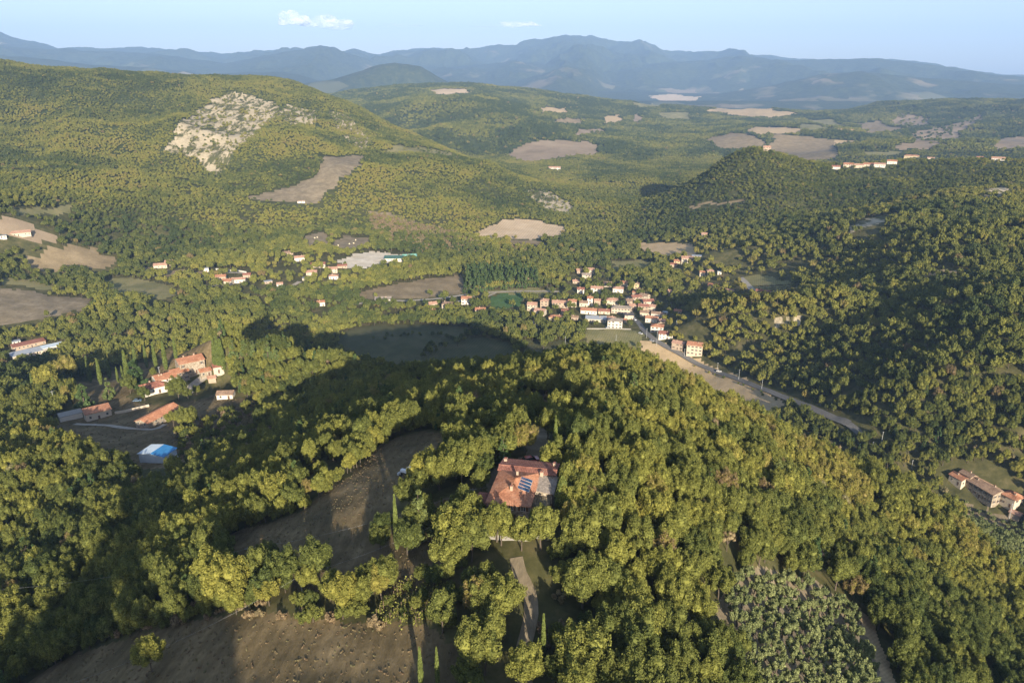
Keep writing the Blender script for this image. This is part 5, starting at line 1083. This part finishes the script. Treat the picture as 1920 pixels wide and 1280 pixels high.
# olive groves
for gi, (pix, rmn, lab, grp, lim) in enumerate([([(1345,1140),(1382,1085),(1440,1074),(1525,1100),(1598,1150),(1630,1230),(1655,1320),(1665,1400),(1440,1400),(1408,1265),(1378,1195)], 0, 'tree in the lower right grove', 'olive trees of the lower right grove', 200),
                                ([(1745,925),(1790,935),(1850,962),(1960,1010),(1960,1130),(1860,1040),(1800,990)], 0, 'tree in the grove below the valley farm', 'olive trees of the grove by the valley houses', 60)]):
    P = poly_pts(pix, rmn); PP = np.array(P); x0, y0 = PP.min(0); x1, y1 = PP.max(0); s = 3.4 if gi == 0 else 3.4
    gx, gy = np.meshgrid(np.arange(x0, x1, s), np.arange(y0, y1, s)); gx = gx.ravel() + rng.uniform(-.6, .6, gx.size); gy = gy.ravel() + rng.uniform(-.6, .6, gy.size)
    k = inside(np.stack([gx, gy], 1), P); gx, gy = gx[k], gy[k]; gz = height(gx, gy)
    px, py, f = project(gx, gy, gz+2); o_ = np.argsort(f); n_in = 0; rest = []
    cand = [i for i in o_ if 5 < px[i] < 1915 and py[i] < 1278 and seen(gx[i], gy[i], gz[i]+3)][:lim]
    xs = [px[i] for i in cand]; ys = [py[i] for i in cand]
    rowsorted = {}
    for i in range(len(gx)):
        s_ = rng.uniform(.85, 1.2); t_ = rng.random(); r_ = rng.uniform(0, 6.28); v_ = int(rng.integers(0, 3))
        if i in cand:
            vt = 'near' if py[i] > 1200 else 'upper' if py[i] < 1110 else 'middle'
            cx = (px[i]-min(xs))/(max(xs)-min(xs)+1); hz = ['left', 'inner left', 'centre', 'inner right', 'right'][min(int(cx*5), 4)]
            key = ('pale' if t_ > .66 else 'grey' if t_ > .33 else 'green', ['round', 'broad', 'small'][v_], vt, hz); rowsorted.setdefault(key, []).append((gx[i], gy[i], gz[i], s_, r_, t_, v_, px[i], py[i]))
        else: rest.append((gx[i], gy[i], gz[i], s_, r_, v_, t_))
    for key, L in rowsorted.items():
        L.sort(key=lambda q: q[7])
        for j, q in enumerate(L):
            od = '' if len(L) == 1 else ['first ', 'second ', 'third ', 'fourth ', 'fifth ', 'sixth ', 'seventh ', 'eighth ', 'ninth ', 'tenth ', 'eleventh ', 'twelfth '][min(j, 11)]
            tree('olive_tree', 'olive tree', OLV[q[6]], *q[:5], q[5], '%s%s %s olive %s, %s %s part' % (od, key[0], key[1], lab, key[2], key[3]), grp)
    if rest:
        rs = np.array(rest); scatter('olive_grove', 'silvery olive trees continuing the grove', [p[2] for p in OLV], rs[:,0], rs[:,1], rs[:,2], rs[:,3], rs[:,4], rs[:,5].astype(int), rs[:,6])
# cypresses, conifers and other trees that can be told apart: foot in the photograph, height of the image of the tree in pixels
def special(name, cat, proto, base_h, px, py, hpx, label, group=None, tone=.5, rmin=0, wide=1.0):
    h = hit(px, py, rmin); d = math.sqrt(h.x**2+h.y**2+(CAMZ-h.z)**2); H = hpx*d/FPX/math.cos(math.atan2(CAMZ-h.z, math.hypot(h.x,h.y))); s = H/base_h
    t = thing(name, label, cat, (h.x, h.y, h.z), random.uniform(0, 6.28), group); t.scale = (s*wide, s*wide, s); c = link('crown', proto[0], t); c['tone'] = tone; link('trunk', proto[1], t); return t
CY = [(745,1032,94,.55,'tall thin cypress beside the power line, left of the farmhouse'),(809,958,32,1.2,'short pointed cypress on the slope above the power line'),(829,975,40,.8,'dark slim cypress left of the farmhouse garden'),
      (1041,853,70,.7,'tall bright cypress above the farmhouse forecourt'),(1018,1243,76,.6,'slim cypress right of the driveway'),(1009,1238,36,.7,'short cypress right of the driveway, next to the slim one'),
      (790,1290,62,.7,'cypress at the bottom edge, left of the driveway wood'),(821,1290,62,.6,'slender cypress at the bottom edge nearest the driveway wood')]
for px, py, hp, wd, lab in CY: special('cypress', 'cypress', CYP[0], 10, px, py, hp, lab, 'cypresses around the farmhouse', .7, 0, wd)
special('cypress', 'cypress', CYP[1], 8, 1053, 965, 66, 'broad bushy cypress against the right side of the farmhouse', 'cypresses around the farmhouse', .9); special('cypress', 'cypress', CYP[1], 8, 1062, 985, 50, 'lower bushy cypress just right of the farmhouse terrace', 'cypresses around the farmhouse', .6)
CV = [(66,743,36,'far left'),(146,706,26,'second'),(170,717,44,'third'),(190,722,44,'fourth'),(206,710,42,'fifth'),(222,717,26,'sixth'),(231,712,24,'seventh'),(242,722,58,'eighth'),(256,690,40,'ninth'),(276,690,38,'tenth'),(293,690,44,'eleventh'),(312,694,50,'twelfth'),(331,676,40,'thirteenth'),(120,735,30,'small'),(105,740,30,'dark')]
for px, py, hp, w_ in CV: special('cypress', 'cypress', CYP[0], 10, px, py, hp, '%s cypress from the left in the row behind the villa garden' % w_ if w_ not in ('small', 'dark', 'far left') else '%s cypress at the left end of the villa garden row' % w_, 'cypress row behind the villa', .6, 0, .95)
for i, (px, py, hp) in enumerate([(406,692,52),(413,694,58),(419,696,56)]): special('cypress', 'cypress', CYP[0], 10, px, py, hp, ['left', 'middle', 'right'][i] + ' cypress of the tall clump right of the villa', 'cypress clump by the villa', .5, 0, 1.2)
for i, (px, py, hp) in enumerate([(65,693,26),(77,690,26),(85,688,22)]): special('cypress', 'cypress', CYP[0], 10, px, py, hp, ['left', 'middle', 'right'][i] + ' cypress of the three before the long sheds at far left', 'cypresses by the sheds', .3)
special('conifer', 'conifer', CON[0], 10, 787, 1008, 84, 'pale conifer below the power line, left of the farmhouse', None, .9, 0, 1.2)
special('conifer', 'conifer', CON[1], 11.5, 160, 766, 44, 'dark green conifer beside the terracotta shed', None, .5, 0, 1.5); special('conifer', 'conifer', CON[0], 10, 206, 748, 36, 'small brownish conifer left of the villa', None, .8, 0, 1.2)
special('conifer', 'conifer', CON[1], 11.5, 256, 728, 50, 'silvery cedar beside the villa', None, .2, 0, 1.6); special('conifer', 'conifer', CON[0], 10, 944, 870, 50, 'conifer standing behind the farmhouse', None, .6, 0, 1.3)
for i, (px, py, hp) in enumerate([(440,680,40),(460,672,34),(505,690,48),(520,694,40),(560,676,46),(580,676,42),(603,688,38),(545,672,30),(478,676,36)]):
    special('conifer', 'conifer', CON[i % 2], [10, 11.5][i % 2], px, py, hp, ['first', 'fourth', 'fifth', 'seventh', 'ninth', 'tenth', 'eleventh', 'eighth', 'third'][i] + ' pointed conifer along the ridge right of the villa', 'conifers on the ridge', .75, 380, 1.3)
pin = poly_pts([(868,553),(1010,548),(1005,518),(878,512)], 500); gx, gy = jitter_grid(700, 1100, 5.5, -8, 5); k = inside(np.stack([gx, gy], 1), pin) & (dens_at(gx, gy) > .9); gx, gy = gx[k], gy[k]; m = len(gx)
if m: scatter('pine_plantation', 'dark pine plantation on the edge of the valley field', [CONM[0][2]], gx, gy, height(gx, gy), rng.uniform(1.0, 1.5, m), rng.uniform(0, 6, m), np.zeros(m, int), rng.uniform(.2, .7, m))
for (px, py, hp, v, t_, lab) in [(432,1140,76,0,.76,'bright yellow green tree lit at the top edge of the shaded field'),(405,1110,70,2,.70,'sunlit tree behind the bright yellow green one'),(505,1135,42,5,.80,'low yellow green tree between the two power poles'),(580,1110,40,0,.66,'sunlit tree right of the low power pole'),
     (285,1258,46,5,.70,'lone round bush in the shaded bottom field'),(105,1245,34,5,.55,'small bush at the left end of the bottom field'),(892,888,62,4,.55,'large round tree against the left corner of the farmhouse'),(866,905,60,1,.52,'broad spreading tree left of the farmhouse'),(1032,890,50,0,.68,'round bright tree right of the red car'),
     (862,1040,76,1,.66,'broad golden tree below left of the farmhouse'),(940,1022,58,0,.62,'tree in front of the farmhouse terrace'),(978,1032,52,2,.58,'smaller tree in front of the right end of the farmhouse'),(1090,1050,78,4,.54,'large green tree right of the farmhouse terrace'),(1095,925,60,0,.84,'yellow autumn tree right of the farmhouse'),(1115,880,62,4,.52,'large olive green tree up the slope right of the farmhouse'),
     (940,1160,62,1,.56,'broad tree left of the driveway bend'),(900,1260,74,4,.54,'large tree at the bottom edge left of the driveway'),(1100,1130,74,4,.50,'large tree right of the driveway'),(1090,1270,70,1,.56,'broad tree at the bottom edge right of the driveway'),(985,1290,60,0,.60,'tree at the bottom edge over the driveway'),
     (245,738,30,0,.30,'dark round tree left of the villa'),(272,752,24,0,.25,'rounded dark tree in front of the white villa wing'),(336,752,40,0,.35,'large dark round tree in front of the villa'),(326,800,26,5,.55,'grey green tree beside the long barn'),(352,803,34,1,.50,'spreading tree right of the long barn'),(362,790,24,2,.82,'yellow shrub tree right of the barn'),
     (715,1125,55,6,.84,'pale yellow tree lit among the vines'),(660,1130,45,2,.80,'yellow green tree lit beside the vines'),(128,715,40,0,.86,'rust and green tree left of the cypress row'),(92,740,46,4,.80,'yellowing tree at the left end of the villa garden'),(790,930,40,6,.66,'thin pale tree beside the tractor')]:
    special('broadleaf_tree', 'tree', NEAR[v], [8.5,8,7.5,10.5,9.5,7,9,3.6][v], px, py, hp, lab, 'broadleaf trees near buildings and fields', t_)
# young trees and shrubs along field edges, dry bushes in the rough grass
def shrubs(name, label, pix, s, protos, rmin=0, smin=.6, smax=1.3, tn=(.2,.7), rng_r=(60,600), prob=1):
    P = poly_pts(pix, rmin); gx, gy = jitter_grid(*rng_r, s); k = inside(np.stack([gx, gy], 1), P) & (rng.random(len(gx)) < prob); gx, gy = gx[k], gy[k]
    c = clear(gx, gy, -1.5, 0) if len(gx) else k; gx, gy = gx[c], gy[c]; m = len(gx)
    if m: scatter(name, label, protos, gx, gy, height(gx, gy)-.1, rng.uniform(smin, smax, m), rng.uniform(0, 6, m), rng.integers(0, len(protos), m), rng.uniform(*tn, m))
DR = [p[2] for p in DRY]
shrubs('undergrowth', 'brambles along the shaded edge of the bottom field', [(200,1190),(430,1130),(600,1140),(820,1150),(860,1190),(600,1175),(420,1165),(260,1195)], 2.2, [DRY[0][2], NEAR[7][2]], smin=.5, smax=1, prob=.5)
shrubs('undergrowth', 'dark bushes between the power line terraces and the bottom field', [(470,1075),(560,1105),(700,1090),(880,1075),(900,1165),(800,1170),(600,1160),(500,1140)], 3.2, [NEAR[7][2], NEAR[2][2], NEAR[5][2]], smin=.35, smax=.75, prob=.6, tn=(.15,.6))
shrubs('undergrowth', 'scrub on the villa slope', [(330,800),(480,750),(520,820),(430,850),(330,860)], 2.6, DR+[NEAR[7][2]], prob=.5)
shrubs('undergrowth', 'pale shrubs scattered over the hilltop clearing', [(990,745),(1050,735),(1115,765),(1065,790),(1000,785)], 2.6, DR+[NEAR[7][2]], prob=.5)
shrubs('undergrowth', 'dry scrub under the driveway trees', [(1000,1120),(1100,1100),(1150,1290),(1020,1290)], 2.5, DR, prob=.4)
shrubs('hedge', 'dark hedges between the left fields', [(0,505),(60,512),(130,518),(180,535),(160,545),(60,530),(0,522)], 4, [MID[5][2], MID[2][2]], 500, .6, 1, (.1,.5), (500,1100), .8)
shrubs('hedge', 'dark thicket between the left meadows', [(110,508),(160,505),(215,545),(170,545)], 4, [MID[2][2], MID[0][2]], 500, .6, 1, (.1,.5), (500,1100), .8)
shrubs('undergrowth', 'pale dying woodland on the slope above the creek', [(690,400),(830,430),(990,470),(980,490),(800,480),(700,440)], 7, [DRY[0][2]], 800, 1.6, 2.6, (.2,.8), (800,1400), .9)

TF = [q[2] for q in TUFT]
shrubs('rough_grass', 'tussocks of dry grass in the slanting brown field', [(435,1000),(560,965),(660,890),(720,833),(790,812),(850,818),(860,850),(800,890),(745,935),(640,985),(560,1035),(480,1060)], 1.0, TF, tn=(0, .9), prob=.7, smin=.22, smax=.5)
shrubs('rough_grass', 'tussocks of dry grass in the terraces below the power line', [(620,1010),(740,960),(850,930),(870,960),(830,1010),(840,1060),(760,1120),(560,1110),(520,1070)], 1.1, TF, tn=(0, .9), prob=.6, smin=.22, smax=.5)
shrubs('rough_grass', 'tussocks of dry grass in the bottom field', [(60,1285),(150,1225),(290,1185),(420,1160),(600,1160),(800,1180),(860,1215),(870,1300),(860,1400),(0,1400)], 1.15, TF, tn=(.1, .9), prob=.5, smin=.3, smax=.65)
shrubs('rough_grass', 'tussocks in the meadow around the villa and the blue shed', [(100,800),(160,760),(300,765),(420,735),(475,755),(500,815),(420,850),(330,875),(200,865),(110,835)], 2.6, TF, tn=(.2, 1), prob=.4, smin=.5, smax=1.1)
def belt(name, label, pix, step, wd, protos, rmin, smin, smax, tn):
    P = poly_pts(pix, rmin); X = []; Y = []
    for a, b in zip(P, P[1:]):
        L = math.dist(a, b)
        for k in range(int(L/step)+1): u = (k + random.random())*step/L; X.append(a[0]+(b[0]-a[0])*u + random.gauss(0, wd)); Y.append(a[1]+(b[1]-a[1])*u + random.gauss(0, wd))
    X, Y = np.array(X), np.array(Y); c = clear(X, Y, -1, 0); X, Y = X[c], Y[c]; m = len(X)
    if m: scatter(name, label, protos, X, Y, height(X, Y), rng.uniform(smin, smax, m), rng.uniform(0, 6, m), rng.integers(0, len(protos), m), rng.uniform(*tn, m))
NB = [NEAR[7][2], NEAR[7][2], NEAR[2][2]]
belt('hedge', 'leafy bushes along the upper edge of the slanting field', [(425,1000),(500,978),(560,955),(615,918),(660,880),(695,845),(730,818),(790,802),(860,808)], 1.5, 1.0, NB, 0, .5, .85, (.4,.8))
belt('hedge', 'bushes at the edge of the wood above the bottom field', [(60,1262),(150,1215),(290,1172),(420,1140),(480,1130)], 1.6, 1.2, NB, 0, .5, .9, (.2,.5))
belt('hedge', 'bushes filling the gaps left of the farmhouse garden', [(880,925),(868,960),(850,1000),(852,1060),(868,1110),(872,1180)], 2.2, 1.6, NB, 0, .5, .8, (.3,.6))
MH = [MID[2][2], MID[5][2], MID[0][2]]
belt('hedge', 'bushy hedge dividing the shaded valley fields', [(790,672),(812,655),(850,645),(880,630),(893,618)], 3, 2.2, MH, 500, .5, .95, (.1,.5))
belt('hedge', 'hedge along the far side of the shaded valley fields', [(640,618),(700,606),(780,607),(860,608),(930,622),(1000,634),(1060,636)], 3, 2.5, MH, 500, .5, 1.0, (.1,.55))
belt('hedge', 'straggling hedge inside the shaded meadow', [(700,640),(760,628),(830,632),(860,640)], 5, 2.5, MH, 500, .4, .7, (.1,.5))
belt('hedge', 'bushes beside the valley road', [(1226,642),(1270,664),(1320,692),(1380,716),(1440,742),(1500,768),(1560,792)], 7, 1.2, [MID[5][2]], 380, .35, .6, (.2,.7))
belt('hedge', 'row of small trees on the far side of the valley road', [(1400,705),(1450,727),(1500,746),(1550,768),(1600,790)], 6, 1.5, MH, 380, .6, 1.1, (.3,.9))
belt('hedge', 'garden trees between the village houses', [(990,568),(1040,565),(1090,562),(1140,560),(1175,552),(1150,530),(1110,532)], 6, 5, MH, 500, .4, .9, (.2,.9))
belt('hedge', 'garden trees along the lower village', [(985,595),(1030,610),(1075,608),(1120,612)], 4, 4, MH, 500, .5, 1.0, (.2,.9))
belt('hedge', 'bushes along the road left of the village', [(690,575),(760,578),(840,592),(900,600),(960,600)], 4, 4, MH, 500, .5, 1.0, (.3,.9))
belt('vines', 'rows of vines on the sloping vineyard', [(1400,538),(1492,534),(1495,538),(1402,543),(1404,547),(1492,542),(1470,548),(1412,552)], 1.6, .5, [DRY[1][2]], 500, .8, 1.1, (.6,1))
# ------------------------------------------------------------------ air
def haze():
    b = MB(); b.box(-21500, -4500, -200, 21500, 22500, 1500); m, nt, out = mat('air')
    v = nt.nodes.new('ShaderNodeVolumePrincipled'); v.inputs['Color'].default_value = (.38, .60, 1.0, 1); v.inputs['Density'].default_value = 6.6e-5; v.inputs['Anisotropy'].default_value = 0.0
    nt.links.new(v.outputs[0], out.inputs['Volume']); tag(link('haze', b.mesh('haze', m)), 'pale blue haze over the whole valley', None, None, 'stuff')
haze()

# ------------------------------------------------------------------ small clouds far beyond the mountains, outside the haze
def cloud(label, px, py, wpx, hpx, dens, n, seed):
    rr = np.random.default_rng(seed); r = 39000.0; t_, s_ = ray(px, py); c = Vector((r*math.sin(t_), r*math.cos(t_), CAMZ + r*float(s_))); m, nt, out = mat('cloud_vapour')
    df = nt.nodes.new('ShaderNodeBsdfDiffuse'); df.inputs[0].default_value = (.95,.93,.93,1); tl = nt.nodes.new('ShaderNodeBsdfTranslucent'); tl.inputs[0].default_value = (.9,.9,.9,1); m1 = nt.nodes.new('ShaderNodeMixShader'); m1.inputs[0].default_value = .3; tp = nt.nodes.new('ShaderNodeBsdfTransparent'); m2 = nt.nodes.new('ShaderNodeMixShader')
    lw = nt.nodes.new('ShaderNodeLayerWeight'); lw.inputs[0].default_value = .5; tcn = nt.nodes.new('ShaderNodeTexCoord'); nz = noise(nt, .0016, 6, .65, vec=tcn.outputs['Object'])
    f = math_(nt, 'MULTIPLY', math_(nt, 'SUBTRACT', 1.0, lw.outputs['Facing']), dens*400, True); f = math_(nt, 'MULTIPLY', f, math_(nt, 'MULTIPLY', math_(nt, 'SUBTRACT', nz, .36), 2.6, True), True)
    nt.links.new(df.outputs[0], m1.inputs[1]); nt.links.new(tl.outputs[0], m1.inputs[2]); nt.links.new(f, m2.inputs[0]); nt.links.new(tp.outputs[0], m2.inputs[1]); nt.links.new(m1.outputs[0], m2.inputs[2]); nt.links.new(m2.outputs[0], out.inputs[0])
    W = wpx*r/FPX/2; Hh = hpx*r/FPX/2; V = []; F = []
    import bmesh
    bm = bmesh.new(); bmesh.ops.create_icosphere(bm, subdivisions=5, radius=1)
    lob = [(rr.uniform(-.75, .75), rr.uniform(-.3, .3), rr.uniform(-.3, .5), rr.uniform(.25, .5)) for _ in range(n)]
    for q in bm.verts:
        d = q.co.normalized(); rad = .45 + max(0, d.x*0)
        best = .35
        for lx, ly, lz, lr in lob:
            k = d.dot(Vector((lx, ly, lz))); disc_ = k*k - (lx*lx+ly*ly+lz*lz) + lr*lr
            if disc_ > 0: best = max(best, k + math.sqrt(disc_))
        f = best*(1 + .16*float(fbm(np.array([d.x*5+seed]), np.array([d.z*5+d.y*3]), 4, 7)[0])); q.co = Vector((d.x*W*f*1.15, d.y*W*.6*f, d.z*Hh*f*1.1 if d.z > 0 else d.z*Hh*.55*f))
    me = bpy.data.meshes.new('cloud'); bm.to_mesh(me); bm.free(); me.materials.append(m)
    return tag(link('cloud', me, None, tuple(c), -t_), label, 'cloud', 'small clouds over the mountains')
cloud('small bright cumulus puff, leftmost in the sky', 552, 43, 46, 44, 2.4e-3, 7, 3)
cloud('wider white cloud just right of the leftmost puff', 616, 50, 88, 40, 1.9e-3, 8, 5)
cloud('faint thin cloud left of the highest peak', 748, 49, 80, 12, 1.0e-3, 6, 8)
cloud('faint small cloud above the highest ridge', 975, 50, 54, 18, 1.7e-3, 6, 9)
cloud('tiny bright puff right of the faint small cloud', 1005, 47, 20, 11, 2.2e-3, 4, 12)
cloud('very faint streak of cloud between the thin ones', 905, 52, 60, 8, 0.8e-3, 5, 14)
